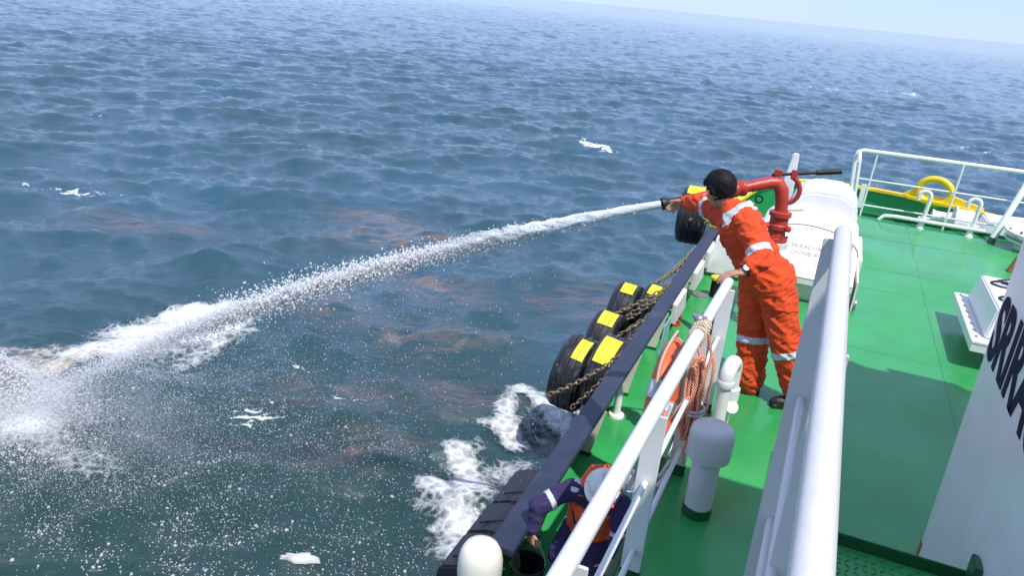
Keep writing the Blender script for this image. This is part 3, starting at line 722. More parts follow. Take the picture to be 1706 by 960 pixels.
# ------------------------------------------------------------------ upper deck: vents
def mushroom_vent():
    c = V((-0.25, 3.80, 0)); t = thing('mushroom_vent', 'pale grey mushroom ventilator with a wide round cap beside the railing', 'ventilator', c)
    obj('trunk', B().lathe(c, (0, 0, 1), [(0.076, 0.055), (0.076, 0.40)], 30, False), M['rail_grey'], t, smooth=True)
    s = B(); n = 30
    s.rings([[c + V((0.081 * math.cos(2 * math.pi * k / n), 0.081 * math.sin(2 * math.pi * k / n), z if j < 2 else 0.058 + 0.012 * noise.noise(V((k * 1.7, 3, 1))))) for k in range(n)] for j, z in enumerate((0.0005, 0.02, 0.05))])
    obj('painted_foot', s, M['deck_dark'], t)
    obj('cap', B().lathe(c, (0, 0, 1), [(0.08, 0.375), (0.117, 0.372), (0.119, 0.38), (0.119, 0.505), (0.114, 0.533), (0.102, 0.552), (0.08, 0.562), (0.03, 0.567)], 36), M['rail_grey'], t, smooth=True)
mushroom_vent()
def gooseneck():
    t = thing('gooseneck_vent', 'white swan neck vent pipe bending over beside the rope coil', 'vent pipe', (-0.29, 4.75, 0))
    a = V((-0.295, 4.72, 0)); top = a
    obj('riser', B().tube([a, a + V((0, 0, 0.40))], 0.044, 18), M['white'], t, smooth=True)
    d = V((0.16, 1.0, 0)).normalized(); r = 0.085; c = a + d * r + V((0, 0, 0.42))
    pts = [c - d * r * math.cos(x) + V((0, 0, 1)) * r * 0.9 * math.sin(x) for x in [math.pi * i / 12 for i in range(13)]]
    obj('bend', B().tube([a + V((0, 0, 0.39))] + pts + [pts[-1] - V((0, 0, 0.12))], 0.050, 18), M['white'], t, smooth=True)
    obj('collar', B().lathe(a + V((0, 0, 0.365)), (0, 0, 1), [(0.055, 0), (0.058, 0.01), (0.058, 0.035), (0.054, 0.045)], 22), M['rail'], t, smooth=True)
    e = pts[-1] - V((0, 0, 0.12)); obj('vent_head', B().lathe(e, (0, 0, -1), [(0.05, 0), (0.065, 0.01), (0.065, 0.1), (0.05, 0.11)], 20), M['rail'], t, smooth=True)
    obj('end_disc', B().lathe(a + V((0.06, 0.1, 0.18)), (0.3, -0.5, 0.5), [(0.045, 0), (0.045, 0.012)], 18), M['white'], t, smooth=True)
    obj('stay_pipe', B().tube([e - V((0, 0, 0.1)), V((e.x, e.y, 0.001))], 0.03, 12), M['white'], t, smooth=True)
gooseneck()

# ------------------------------------------------------------------ white winch housing with the stencilled panel
def housing():
    t = thing('winch_housing', 'white arched winch housing with stencilled lettering on its sloping end panel', 'housing', (0, 8.8, 0))
    obj('base', B().box(-0.48, 0.50, 7.90, 9.95, 0.002, 0.24), M['cream'], t, bevel=0.008)
    c0 = -0.02; hw = 0.50
    def prof(z0, rise, y): return [(c0 - hw, y, z0)] + [(c0 + hw * math.sin(-math.pi / 2 + math.pi * i / 16) , y, z0 + rise * (0.15 + 0.85 * math.cos(-math.pi / 2 + math.pi * i / 16) ** 0.8)) for i in range(17)] + [(c0 + hw, y, z0)]
    # sloped front panel: rises from the lip (y 7.78, z .26) to the arch crown (y 8.45, z .63)
    sl = [(c0 - hw, 0.0), (c0 + hw, 0.0)] + [(c0 + hw * math.cos(math.pi * i / 16), 0.42 + 0.335 * math.sin(math.pi * i / 16)) for i in range(17)]
    up = V((0, 0.875, 0.485)); og = V((0, 7.78, 0.255))
    pl = [og + V((x, 0, 0)) + up * u for x, u in sl]; nrm = V((0, -0.485, 0.875))
    obj('front_panel', B().prism(pl, nrm * 0.02), M['white'], t, bevel=0.004)
    obj('lip', B().box(c0 - hw - 0.004, c0 + hw + 0.004, 7.775, 7.80, 0.20, 0.255), M['cream'], t, bevel=0.004)
    arch = [V((x, 0, 0)) + og + up * u for x, u in sl[2:]]
    rs = []
    for k, dy in enumerate((0.0, 0.25, 0.6, 1.0)):
        rs.append([p + V((0, dy, 0.06 * math.sin(dy * 1.6))) for p in arch] + [V((arch[-1].x, arch[-1].y + dy, 0.24)), V((arch[0].x, arch[0].y + dy, 0.24))])
    obj('arched_cover', B().rings(rs), M['white'], t, smooth=True)
    ring = [p + nrm * 0.022 for p in arch]
    obj('edge_gasket', B().tube(ring, 0.006, 6), M['rust'], t)
    obj('upper_casing', B().prism([(-0.30, 9.15, 0.24), (-0.30, 9.15, 0.64), (-0.22, 9.15, 0.80), (-0.05, 9.15, 0.86), (0.25, 9.15, 0.86), (0.38, 9.15, 0.78), (0.44, 9.15, 0.66), (0.44, 9.15, 0.24)], (0, 0.95, 0)), M['white'], t, bevel=0.03)
    obj('side_flange', B().box(0.512, 0.53, 7.86, 9.92, 0.002, 0.30), M['cream'], t, bevel=0.003)
    obj('side_flange', B().box(0.534, 0.575, 8.8, 9.92, 0.002, 0.27), M['cream'], t, bevel=0.003)
    for y in (8.15, 8.9, 9.5): obj('bolt', B().lathe((0.53, y, 0.17), (1, 0, 0), [(0.014, 0), (0.014, 0.012), (0.006, 0.016)], 8), M['steel'], t)
    k = V((0.53, 7.93, 0.06)); obj('wheel', B().lathe(k, (1, 0, 0), [(0.02, 0), (0.05, 0.0), (0.055, 0.012), (0.05, 0.03), (0.02, 0.032)], 18), M['steel'], t, smooth=True)
    k = V((0.32, 7.77, 0.26)); obj('latch', B().ball(k, 0.035, 10, 7, (1.1, 0.8, 0.8)).tube([k, k + V((0.07, -0.04, -0.06))], 0.008, 8), M['black'], t, smooth=True)
    tx = og + nrm * 0.0225
    text_obj('SRIRACHA 45', 0.088, tx + V((-0.16, 0, 0)) + up * 0.40, (1, 0, 0), up, M['stencil'], t, sx=0.72, extrude=0.001)
    text_obj('CHONBURI', 0.078, tx + V((-0.155, 0, 0)) + up * 0.305, (1, 0, 0), up, M['stencil'], t, sx=0.70, extrude=0.001)
    text_obj('TYPE\nNO.\nDATE', 0.036, tx + V((0.10, 0, 0)) + up * 0.235, (1, 0, 0), up, M['stencil'], t, extrude=0.001)
    obj('strap', B().tube([(-0.46, 8.05, 0.50), (-0.30, 8.10, 0.535), (-0.2, 8.14, 0.555)], 0.007, 6), M['rust'], t)
    obj('strap', B().tube([(-0.44, 8.5, 0.70), (-0.28, 8.55, 0.73), (-0.12, 8.6, 0.75)], 0.007, 6), M['rust'], t)
housing()
def spike():
    b = B().hexa([(-0.56, 9.98, 0.002), (-0.28, 9.98, 0.002), (-0.28, 10.06, 0.002), (-0.56, 10.06, 0.002), (-0.40, 9.99, 1.12), (-0.33, 9.99, 1.12), (-0.33, 10.05, 1.12), (-0.40, 10.05, 1.12)])
    tag(obj('tapered_post', b, M['white'], bevel=0.01), 'tapered white post rising behind the red fire monitor', 'post')
spike()

# ------------------------------------------------------------------ red fire monitor and its water jet
NOZ = V((-1.19, 6.34, 1.085)); ELB = V((-0.355, 6.80, 1.34))
def monitor():
    b0 = V((-0.27, 6.80, 0)); t = thing('fire_monitor', 'red fire monitor with lever, spraying water from its black nozzle', 'fire monitor', b0)
    obj('riser_pipe', B().tube([b0, b0 + V((0, 0, 0.80))], 0.058, 18), M['red'], t, smooth=True)
    obj('base_flange', B().lathe(b0 + V((0, 0, 0.78)), (0, 0, 1), [(0.06, 0), (0.115, 0.005), (0.115, 0.055), (0.06, 0.06)], 26), M['white_dirty'], t, smooth=True)
    k = B().lathe(b0 + V((0, 0, 0.842)), (0, 0, 1), [(0.098, 0), (0.098, 0.03), (0.078, 0.035), (0.072, 0.10), (0.088, 0.105), (0.088, 0.14), (0.076, 0.15), (0.076, 0.21), (0.092, 0.215), (0.092, 0.25), (0.062, 0.26)], 24)
    sw = obj('swivel_joint', k, M['red'], t, smooth=True)
    for i in range(7):
        a = 2 * math.pi * i / 7; q = b0 + V((0.09 * math.cos(a), 0.09 * math.sin(a), 0.84)); obj('bolt', B().lathe(q, (0, 0, 1), [(0.012, -0.01), (0.012, 0.05), (0.005, 0.055)], 6), M['red'], sw)
    for s in (-1, 1):
        q = b0 + V((0.075 * s, -0.05, 0.97)); obj('grease_plug', B().lathe(q, (0.8 * s, -0.6, 0), [(0.028, 0), (0.028, 0.03), (0.014, 0.04)], 8), M['red'], sw)
    top = ELB; d = (NOZ - ELB).normalized()
    pts = [b0 + V((0, 0, 1.08)), b0 + V((-0.01, 0, 1.18)), b0 + V((-0.03, 0, 1.27)), ELB + V((0.01, 0, -0.01)), ELB + d * 0.06, ELB + d * 0.22]
    obj('elbow', B().tube(pts, [0.054, 0.055, 0.058, 0.060, 0.054, 0.049], 18), M['red'], t, smooth=True)
    obj('barrel', B().tube([ELB + d * 0.2, ELB + d * 0.42, NOZ - d * 0.16], [0.046, 0.042, 0.034], 18), M['red'], t, smooth=True)
    obj('barrel_collar', B().lathe(ELB + d * 0.27, d, [(0.055, 0), (0.068, 0.01), (0.068, 0.045), (0.06, 0.055), (0.06, 0.08), (0.066, 0.085), (0.066, 0.11), (0.048, 0.12)], 22), M['red'], t, smooth=True)
    obj('nozzle', B().lathe(NOZ - d * 0.15, d, [(0.034, 0), (0.036, 0.07), (0.040, 0.10), (0.052, 0.115), (0.054, 0.15), (0.050, 0.155), (0.030, 0.15)], 22), M['black'], t, smooth=True)
    # quadrant loop and tilting lever
    lp = arc(ELB + V((0.075, 0.02, -0.06)), 0.12, R(75), R(-110), (1, 0, 0), (0, 0, 1), 14)
    obj('quadrant', B().tube(lp, 0.020, 8), M['red'], t, smooth=True)
    lv0 = ELB + V((-0.02, 0.02, 0.05)); lv1 = V((0.125, 6.92, 1.485)); dd = (lv1 - lv0).normalized(); L = (lv1 - lv0).length
    obj('lever_rod', B().tube([lv0 - dd * 0.03, lv0 + dd * (L * 0.66)], 0.013, 10), M['black'], t, smooth=True)
    obj('lever_grip', B().tube([lv0 + dd * (L * 0.62), lv0 + dd * L], 0.023, 12), M['black'], t, smooth=True)
    obj('lever_bracket', B().box(ELB.x - 0.035, ELB.x + 0.03, ELB.y - 0.02, ELB.y + 0.03, ELB.z + 0.05, ELB.z + 0.10), M['red'], t, bevel=0.006)
    obj('lever_bracket', B().box(ELB.x + 0.10, ELB.x + 0.15, ELB.y, ELB.y + 0.03, ELB.z + 0.04, ELB.z + 0.115), M['red'], t, bevel=0.006)
    obj('ring_bolt', B().tube(arc(ELB + V((-0.11, -0.02, -0.17)), 0.03, 0, 2 * math.pi, (1, 0, 0), (0, 0, 1), 12)[:-1], 0.007, 6, closed=True), M['black'], t)
monitor()

END = V((-9.35, 5.85, SEA_Z))
def jet_at(s):
    p = NOZ.lerp(END, s); A = -3.0; p.z = NOZ.z + A * s + (END.z - NOZ.z - A) * s * s; return p
def drops(centers, sizes, name, mat, tetra=False):
    n = len(centers); base = np.array([(1, 0, 0), (-1, 0, 0), (0, 1, 0), (0, -1, 0), (0, 0, 1), (0, 0, -1)], float)
    tri = np.array([(0, 2, 4), (2, 1, 4), (1, 3, 4), (3, 0, 4), (2, 0, 5), (1, 2, 5), (3, 1, 5), (0, 3, 5)])
    if tetra:
        base = np.array([(1, 1, 1), (1, -1, -1), (-1, 1, -1), (-1, -1, 1)], float) * 0.75; tri = np.array([(0, 1, 2), (0, 3, 1), (0, 2, 3), (1, 3, 2)])
    nb = len(base)
    st = 1 + RNG.uniform(-0.35, 0.6, (n, 1, 3))
    P = centers[:, None, :] + base[None] * sizes[:, None, None] * st
    q = (tri[None] + (np.arange(n) * nb)[:, None, None]).reshape(-1, 3)
    me = bpy.data.meshes.new(name); me.vertices.add(n * nb); me.vertices.foreach_set('co', P.astype(np.float32).ravel())
    me.loops.add(q.size); me.loops.foreach_set('vertex_index', q.ravel().astype(np.int32))
    me.polygons.add(len(q)); me.polygons.foreach_set('loop_start', (np.arange(len(q)) * 3).astype(np.int32))
    me.polygons.foreach_set('use_smooth', np.ones(len(q), bool)); me.update(); me.materials.append(mat)
    o = bpy.data.objects.new(name, me); COL.objects.link(o); return o
def water_jet():
    # solid, ragged core near the nozzle
    n = 20; P = []; den = []; m = 90
    for i in range(m):
        s = 0.34 * i / (m - 1); c = jet_at(s); t = (jet_at(s + 0.01) - jet_at(s)).normalized(); u, w, _ = basis(t)
        for k in range(n):
            a = 2 * math.pi * k / n; r = 0.032 + 0.23 * s
            r *= 1 + min(1, s * 6) * 0.55 * noise.noise(V((math.cos(a) * 1.6, math.sin(a) * 1.6, s * 75)))
            P.append(c + (u * math.cos(a) + w * math.sin(a)) * r); den.append(0.72 - 2.6 * s)
    me = grid_mesh('water_jet', np.array([tuple(p) for p in P]), m, n, True); set_attr(me, 'foam_amount', den); me.materials.append(M['jet'])
    root = bpy.data.objects.new('water_jet', me); COL.objects.link(root)
    tag(root, 'white jet of water arcing from the monitor nozzle down to the sea', 'water jet', kind='stuff')
    # droplets: a dense band along the arc, more spread the farther it flies
    N = 80000
    s = RNG.beta(1.35, 2.1, N) * 0.93 + 0.02
    c = np.array([tuple(jet_at(x)) for x in s]); spread = 0.014 + 0.17 * s ** 1.1
    g = RNG.normal(size=(N, 3)); g *= (spread * (0.35 + 0.75 * RNG.random(N) ** 2))[:, None]
    g[:, 2] -= np.abs(RNG.normal(size=N)) * 0.35 * spread * (RNG.random(N) < 0.35)
    c += g; size = (0.0027 + 0.0070 * RNG.random(N) ** 2.4) * (0.65 + 0.75 * np.exp(-((s - 0.42) / 0.28) ** 2))
    keep = c[:, 2] > SEA_Z + 0.02; d1 = c[keep]; z1 = size[keep]
    # loose spray falling below the jet
    N = 36000; s = RNG.beta(2.6, 1.5, N) * 0.96 + 0.04
    c = np.array([tuple(jet_at(x)) for x in s]); fall = RNG.random(N) ** 1.3
    h = c[:, 2] - SEA_Z
    c[:, 2] = SEA_Z + h * (1 - fall * 0.98); c[:, 0] += RNG.normal(size=N) * (0.12 + 0.5 * fall) + 0.9 * fall * s; c[:, 1] += RNG.normal(size=N) * (0.12 + 0.55 * fall) - 0.35 * fall
    keep = c[:, 2] > SEA_Z + 0.02; d2 = c[keep]; z2 = 0.0014 + 0.0042 * RNG.random(keep.sum()) ** 3
    o = drops(d1, z1, 'jet_drops', M['drop']); o.parent = root; o['kind'] = 'stuff'
    o = drops(d2, z2, 'jet_spray', M['drop'], True); o.parent = root; o['kind'] = 'stuff'
    # splash where it strikes the sea
    N = 26000; a = RNG.uniform(0, 2 * np.pi, N); r = np.abs(RNG.normal(size=N)) * 0.5
    c = np.stack([END.x - 0.15 + r * np.cos(a) * 1.2, END.y - 0.0 + r * np.sin(a) * 0.9, np.zeros(N)], 1)
    hh = np.exp(-(r / 0.6) ** 2) * 0.75 * RNG.random(N) ** 1.2 + 0.10 * RNG.random(N)
    c[:, 2] = sea_h(c[:, 0], c[:, 1]) + hh
    N2 = 22000; a = RNG.uniform(-1.0, 1.3, N2); r = 0.3 + np.abs(RNG.normal(size=N2)) * 1.3
    c2 = np.stack([END.x + r * np.cos(a), END.y - 0.05 + r * np.sin(a) * 0.75, np.zeros(N2)], 1)
    c2[:, 2] = sea_h(c2[:, 0], c2[:, 1]) + 0.03 + np.abs(RNG.normal(size=N2)) * 0.22 * np.exp(-r / 3)
    sp = drops(np.concatenate([c, c2]), np.concatenate([0.006 + 0.014 * RNG.random(N) ** 2, 0.002 + 0.004 * RNG.random(N2) ** 2]), 'splash', M['drop'], True)
    tag(sp, 'white burst of spray where the jet strikes the sea', 'splash', kind='stuff')
    # fine mist hanging over the splash and under the last part of the jet
    k = NT('spray_mist'); k.t.nodes.remove(k.b)
    vol = k.n('ShaderNodeVolumePrincipled'); vol.inputs['Color'].default_value = (0.97, 0.98, 1, 1); vol.inputs['Anisotropy'].default_value = 0.3
    g = k.n('ShaderNodeTexCoord').outputs['Generated']
    sub = k.n('ShaderNodeVectorMath', operation='SUBTRACT'); k.l(g, sub.inputs[0]); sub.inputs[1].default_value = (0.5, 0.5, 0.5)
    ln = k.n('ShaderNodeVectorMath', operation='LENGTH'); k.l(sub.outputs[0], ln.inputs[0])
    fall = k.math('POWER', k.math('SUBTRACT', 1.0, k.math('MULTIPLY', ln.outputs['Value'], 2.0), True), 1.6)
    nz = k.ramp(k.noise(1.6, 5, 0.65, k.pos(), 0.6), 0.36, 0.68)
    gain = k.n('ShaderNodeAttribute', attribute_type='OBJECT', attribute_name='mist_gain').outputs['Fac']
    k.l(k.math('MULTIPLY', k.math('MULTIPLY', fall, nz), k.math('MULTIPLY', gain, 1.0)), vol.inputs['Density']); k.l(vol.outputs[0], k.out.inputs['Volume'])
    for c, ax, gn, lab in (((-9.25, 5.75, SEA_Z + 0.25), ((1.6, 0.2, 0), (-0.2, 0.95, 0), (0, 0, 0.85)), 5.5, 'soft white mist over the foot of the jet'),
                       ((-7.6, 6.1, SEA_Z + 0.45), ((2.3, 0.4, 0), (-0.25, 1.2, 0), (0, 0, 0.75)), 0.75, 'thin mist drifting under the last part of the jet')):
        b = B().ell(c, ax, 24, 14); o = tag(obj('spray_mist', b, k.m, smooth=True), lab, 'mist', kind='stuff'); o['mist_gain'] = gn
water_jet()

def foam_sheet(name, label, dens, x0, x1, y0, y1, step, mat, tan=None, lift=0.015, puff=0.05):
    xs = np.arange(x0, x1, step); ys = np.arange(y0, y1, step); X, Y = np.meshgrid(xs, ys, indexing='ij'); x = X.ravel(); y = Y.ravel()
    d = dens(x, y); keepv = d > 0.02
    z = sea_h(x, y) + lift + puff * np.clip(d, 0, 1.2)
    ni, nj = X.shape; idx = np.arange(ni * nj).reshape(ni, nj)
    q = np.stack([idx[:-1, :-1], idx[1:, :-1], idx[1:, 1:], idx[:-1, 1:]], -1).reshape(-1, 4)
    q = q[keepv[q].any(1)]; used = np.unique(q); rm = np.full(ni * nj, -1); rm[used] = np.arange(len(used)); q = rm[q]
    me = bpy.data.meshes.new(name); P = np.stack([x, y, z], 1)[used]
    me.vertices.add(len(P)); me.vertices.foreach_set('co', P.astype(np.float32).ravel())
    me.loops.add(q.size); me.loops.foreach_set('vertex_index', q.ravel().astype(np.int32))
    me.polygons.add(len(q)); me.polygons.foreach_set('loop_start', (np.arange(len(q)) * 4).astype(np.int32)); me.polygons.foreach_set('use_smooth', np.ones(len(q), bool)); me.update()
    set_attr(me, 'foam_amount', d[used])
    if tan is not None: set_attr(me, 'tan', tan(x, y)[used])
    me.materials.append(mat); o = bpy.data.objects.new(name, me); COL.objects.link(o); tag(o, label, 'foam', kind='stuff')
def wob(x, y, f=1.6, s=0):
    return np.sin(x * f + 1.3 * np.sin(y * f * 0.9 + s)) * np.sin(y * f * 1.2 + 1.1 * np.sin(x * f * 0.8 + 2 * s))
def strokes(pts):
    def f(x, y):
        out = np.zeros_like(x)
        for ax, ay, bx, by, w, k in pts:
            dx, dy = bx - ax, by - ay; t = np.clip(((x - ax) * dx + (y - ay) * dy) / (dx * dx + dy * dy), 0, 1)
            d = np.hypot(x - ax - t * dx, y - ay - t * dy) + 0.10 * wob(x, y, 4.1, ax) * (w > 0.2) + 0.05 * wob(x, y, 9.3, ay)
            out = np.maximum(out, k * np.clip(1.25 - d / w, 0, 1))
        return out
    return f
foam_sheet('bow_wash', 'white lacy wash trailing along the hull beside the black fender', strokes([(-3.55, 7.3, -2.75, 6.6, 0.36, 0.85), (-3.3, 7.6, -2.9, 6.4, 0.36, 0.9), (-3.72, 8.25, -3.1, 7.4, 0.34, 0.85), (-3.4, 7.2, -3.0, 8.3, 0.5, 0.55), (-3.0, 7.6, -2.5, 7.4, 0.4, 0.42), (-2.9, 6.5, -2.4, 7.2, 0.5, 0.72), (-3.65, 8.1, -3.6, 8.6, 0.3, 0.45)]), -4.6, -1.9, 5.7, 9.6, 0.025, M['foam'])
foam_sheet('tyre_wash', 'white foam streak thrown out beside the nearest tyres', strokes([(-3.8, 10.4, -2.75, 9.75, 0.26, 0.9), (-2.75, 9.75, -2.3, 9.5, 0.36, 0.95), (-3.75, 10.2, -3.55, 9.1, 0.26, 0.85), (-3.55, 9.2, -3.2, 8.9, 0.22, 0.8), (-3.3, 9.6, -2.95, 9.35, 0.3, 0.5)]), -4.5, -1.9, 8.4, 11.1, 0.025, M['foam'])
foam_sheet('jet_foam', 'broad white and tan foam slick behind the water jet', strokes([(-9.4, 10.0, -10.1, 9.4, 0.42, 1.15), (-8.9, 9.6, -9.8, 9.0, 0.5, 1.1), (-9.0, 9.3, -10.05, 8.6, 0.75, 1.0), (-9.4, 8.9, -9.9, 7.6, 0.65, 0.95), (-8.7, 9.2, -9.2, 8.2, 0.6, 0.55), (-8.9, 9.9, -8.55, 9.1, 0.25, 0.75), (-8.6, 9.2, -8.6, 8.2, 0.35, 0.6), (-10.0, 7.7, -10.3, 6.6, 0.6, 0.7), (-9.9, 7.2, -9.6, 6.3, 0.5, 0.8), (-10.4, 7.5, -11.2, 6.9, 0.3, 0.6), (-9.2, 8.2, -8.4, 7.6, 0.6, 0.35)]), -12.2, -7.6, 5.4, 11.0, 0.032, M['foam_tan'],
           tan=lambda x, y: np.clip((7.9 - y) / 0.7, 0, 1))
foam_sheet('splash_foam', 'boiling white water at the foot of the jet', strokes([(-10.3, 6.1, -8.9, 5.75, 0.62, 1.15), (-8.9, 5.75, -7.4, 5.6, 0.5, 0.5), (-9.6, 5.4, -8.6, 5.2, 0.35, 0.7), (-8.8, 6.2, -7.4, 6.4, 0.5, 0.35)]), -12, -6.4, 4.2, 7.4, 0.03, M['foam'], puff=0.16)
def flecks():
    N = 9000; rng = np.random.default_rng(5)
    x = np.concatenate([rng.normal(-5.2, 1.5, N // 2), rng.uniform(-8.5, -3.0, N // 2)]); y = np.concatenate([rng.normal(5.0, 0.9, N // 2), rng.uniform(4.0, 8.0, N // 2)])
    c = np.stack([x, y, sea_h(x, y) + 0.004], 1); clump = (wob(x, y, 3.1, 0.4) + 0.9 * wob(x, y, 7.0, 2.0)) > rng.uniform(-1.2, 1.1, len(x))
    size = np.where(rng.random(len(x)) < 0.05, rng.uniform(0.010, 0.021, len(x)), rng.uniform(0.003, 0.009, len(x)))
    keep = clump & (x < -2.6) & (y > 3.6)
    tag(drops(c[keep], size[keep], 'foam_flecks', M['drop']), 'scattered white foam flecks on the dark green water near the ship', 'foam', kind='stuff')
    b = B(); cx, cy = -4.3, 5.55; pts = []; n = 26
    for ring in range(4):
        rr = (1.0, 0.92, 0.6, 0.15)[ring]; h = (0.0, 0.028, 0.045, 0.05)[ring]
        pts.append([(cx + rr * (0.20 * math.cos(a) * 0.9 - 0.02 * math.sin(a)) * (1 + 0.75 * noise.noise(V((math.cos(a) * 2.6, math.sin(a) * 2.6, 5)))),
                     cy + rr * (0.075 * math.sin(a) + 0.10 * math.cos(a)) * (1 + 0.75 * noise.noise(V((math.cos(a) * 2, 7, math.sin(a) * 2)))),
                     float(sea_h(np.array([cx]), np.array([cy]))[0]) + 0.015 + h) for a in [2 * math.pi * k / n for k in range(n)]])
    b.rings(pts); tag(obj('foam_clump', b, M['drop'], smooth=True), 'small solid patch of white foam floating near the bottom of the water', 'foam')
flecks()

# ------------------------------------------------------------------ bow fittings
def bow_rail():
    t = thing('bow_railing', 'white railing across the front edge of the upper deck', 'railing', (1.6, 12.35, 0))
    y = 12.36
    obj('top_rail', B().tube([(0.43, y - 0.02, 0.02), (0.36, y - 0.02, 0.86), (0.38, y - 0.01, 0.93), (0.45, y, 0.958), (1.6, y + 0.03, 0.965), (2.6, y + 0.1, 0.965), (3.9, y + 0.15, 0.965)], 0.030, 12), M['white'], t, smooth=True)
    obj('end_post', B().tube([(0.48, 11.6, 0.02), (0.40, 11.6, 0.90)], 0.026, 10).tube([(0.40, 11.6, 0.90), (0.40, 12.3, 0.93)], 0.026, 10), M['white'], t, smooth=True)
    obj('end_bracket', B().box(0.50, 0.56, 11.5, 11.53, 0.3, 0.62), M['white'], t)
    for x in (0.61, 1.72): obj('stanchion', B().tube([(x, y, 0.005), (x + 0.03, y, 0.95)], 0.014, 8), M['white'], t, smooth=True)
    for z in (0.55, 0.175): obj('mid_rail', B().tube([(0.40, y - 0.01, z), (3.9, y + 0.15, z)], 0.012, 8), M['white'], t, smooth=True)
    p = obj('corner_post', B().tube([(2.31, 12.08, 0.07), (2.47, 12.2, 0.62), (2.60, 12.42, 0.96)], 0.044, 14), M['white'], t, smooth=True)
    obj('painted_foot', B().tube([(2.30, 12.07, 0.001), (2.312, 12.082, 0.075)], 0.048, 14), M['deck_dark'], p)
bow_rail()
def bow_bits():
    g = 'hooked vent pipes at the front deck edge'
    def hook(x, lab):
        t = thing('hooked_vent_pipe', lab, 'vent pipe', (x, 12.25, 0), g); a = V((x, 12.25, 0))
        pts = [a + V((0.0, 0, 0.0)), a + V((0.03, 0, 0.45))] + [a + V((-0.045, 0, 0.46)) + V((0.075 * math.cos(q), 0, 0.075 * math.sin(q))) for q in [math.pi * i / 8 for i in range(9)]] + [a + V((-0.12, 0, 0.40))]
        obj('pipe', B().tube(pts, 0.028, 12), M['white'], t, smooth=True)
        obj('foot', B().lathe(a, (0, 0, 1), [(0.06, 0.001), (0.05, 0.02), (0.035, 0.09)], 14), M['white'], t, smooth=True)
        obj('valve', B().tube([a + V((-0.06, 0, 0.15)), a + V((0.09, 0, 0.16))], 0.016, 8).lathe(a + V((0.01, 0, 0.12)), (0, 0, 1), [(0.04, 0), (0.04, 0.05)], 12), M['white'], t, smooth=True)
    hook(1.42, 'left hooked white vent pipe near the middle of the bow railing'); hook(2.05, 'right hooked white vent pipe close to the thick corner post')
    b = B().tube([(0.86, 12.2, 0.03), (0.92, 12.2, 0.10), (1.05, 12.2, 0.115), (2.22, 12.22, 0.115)], 0.028, 12)
    tag(obj('low_pipe', b, M['white'], smooth=True), 'low white pipe running along the front deck edge', 'pipe')
    # yellow panama chock on the bow cap
    t = thing('panama_chock', 'yellow ring shaped mooring chock on the bow bulwark', 'chock', (2.36, 19.1, -0.8))
    c = V((2.30, 19.1, -0.60)); tilt = V((1, -0.28, -0.02)).normalized(); up = V((0, 0, 1))
    outer = [c + tilt * (0.335 * math.cos(a)) + up * (0.27 * math.sin(a)) for a in [2 * math.pi * i / 24 for i in range(24)]]
    obj('ring', B().tube(outer, 0.075, 12, closed=True), M['yellow'], t, smooth=True)
    obj('base_plate', B().prism([c - tilt * 0.62 + up * -0.19, c - tilt * 0.34 + up * 0.02, c - tilt * 0.25 + up * -0.10, c + tilt * 0.25 + up * -0.10, c + tilt * 0.36 + up * -0.02, c + tilt * 1.0 + up * -0.14, c + tilt * 1.02 + up * -0.22, c - tilt * 0.62 + up * -0.24], V((0.03, 0.14, 0))), M['yellow'], t, bevel=0.012)
    obj('base_lip', B().prism([c - tilt * 0.55 + up * -0.26 + V((0, -0.16, 0)), c + tilt * 0.98 + up * -0.26 + V((0, -0.16, 0)), c + tilt * 0.98 + up * -0.19 + V((0, -0.16, 0)), c - tilt * 0.55 + up * -0.19 + V((0, -0.16, 0))], V((0.03, 0.16, 0))), M['yellow'], t, bevel=0.01)
    # mooring winch on the lower bow deck, seen over the deck edge
    t = thing('mooring_winch', 'white mooring winch beyond the bow railing below the yellow chock', 'winch', (2.4, 15, LOW))
    obj('warping_head', B().lathe((1.86, 15.0, -0.32), (1, 0, 0), [(0.11, 0), (0.085, 0.06), (0.08, 0.22), (0.12, 0.34)], 20), M['white'], t, smooth=True)
    obj('drum', B().lathe((2.20, 15.0, -0.36), (1, 0, 0), [(0.26, 0), (0.26, 0.03), (0.22, 0.035), (0.22, 0.30), (0.26, 0.305), (0.26, 0.33)], 28), M['rail'], t, smooth=True)
    obj('gear_case', B().prism([(2.52, 14.7, -0.62), (2.66, 14.7, -0.2), (3.35, 14.7, -0.16), (3.5, 14.7, -0.62)], (0, 0.6, 0)), M['white'], t, bevel=0.02)
    obj('pedestal', B().hexa([(1.95, 14.7, LOW + 0.001), (3.5, 14.7, LOW + 0.001), (3.5, 15.3, LOW + 0.001), (1.95, 15.3, LOW + 0.001), (2.15, 14.8, -0.63), (3.45, 14.8, -0.63), (3.45, 15.25, -0.63), (2.15, 15.25, -0.63)]), M['white'], t, bevel=0.02)
    t = thing('capstan_base', 'white round capstan base with dark clamp beside the thick corner post', 'capstan', (2.66, 12.0, 0))
    obj('pedestal', B().lathe((2.68, 12.0, 0), (0, 0, 1), [(0.12, 0.001), (0.12, 0.12)], 20), M['white'], t, smooth=True)
    d = obj('disc', B().lathe((2.68, 12.0, 0.12), (0.05, -0.1, 1), [(0.20, 0), (0.27, 0.01), (0.27, 0.035), (0.24, 0.05), (0.20, 0.055), (0.20, 0.10), (0.30, 0.11), (0.30, 0.14), (0.1, 0.15)], 30), M['white'], t, smooth=True)
    for i in range(9):
        a = 2 * math.pi * i / 9; obj('bolt', B().lathe((2.68 + 0.25 * math.cos(a), 12.0 + 0.25 * math.sin(a), 0.255), (0, 0, 1), [(0.02, 0), (0.02, 0.03)], 6), M['steel'], d)
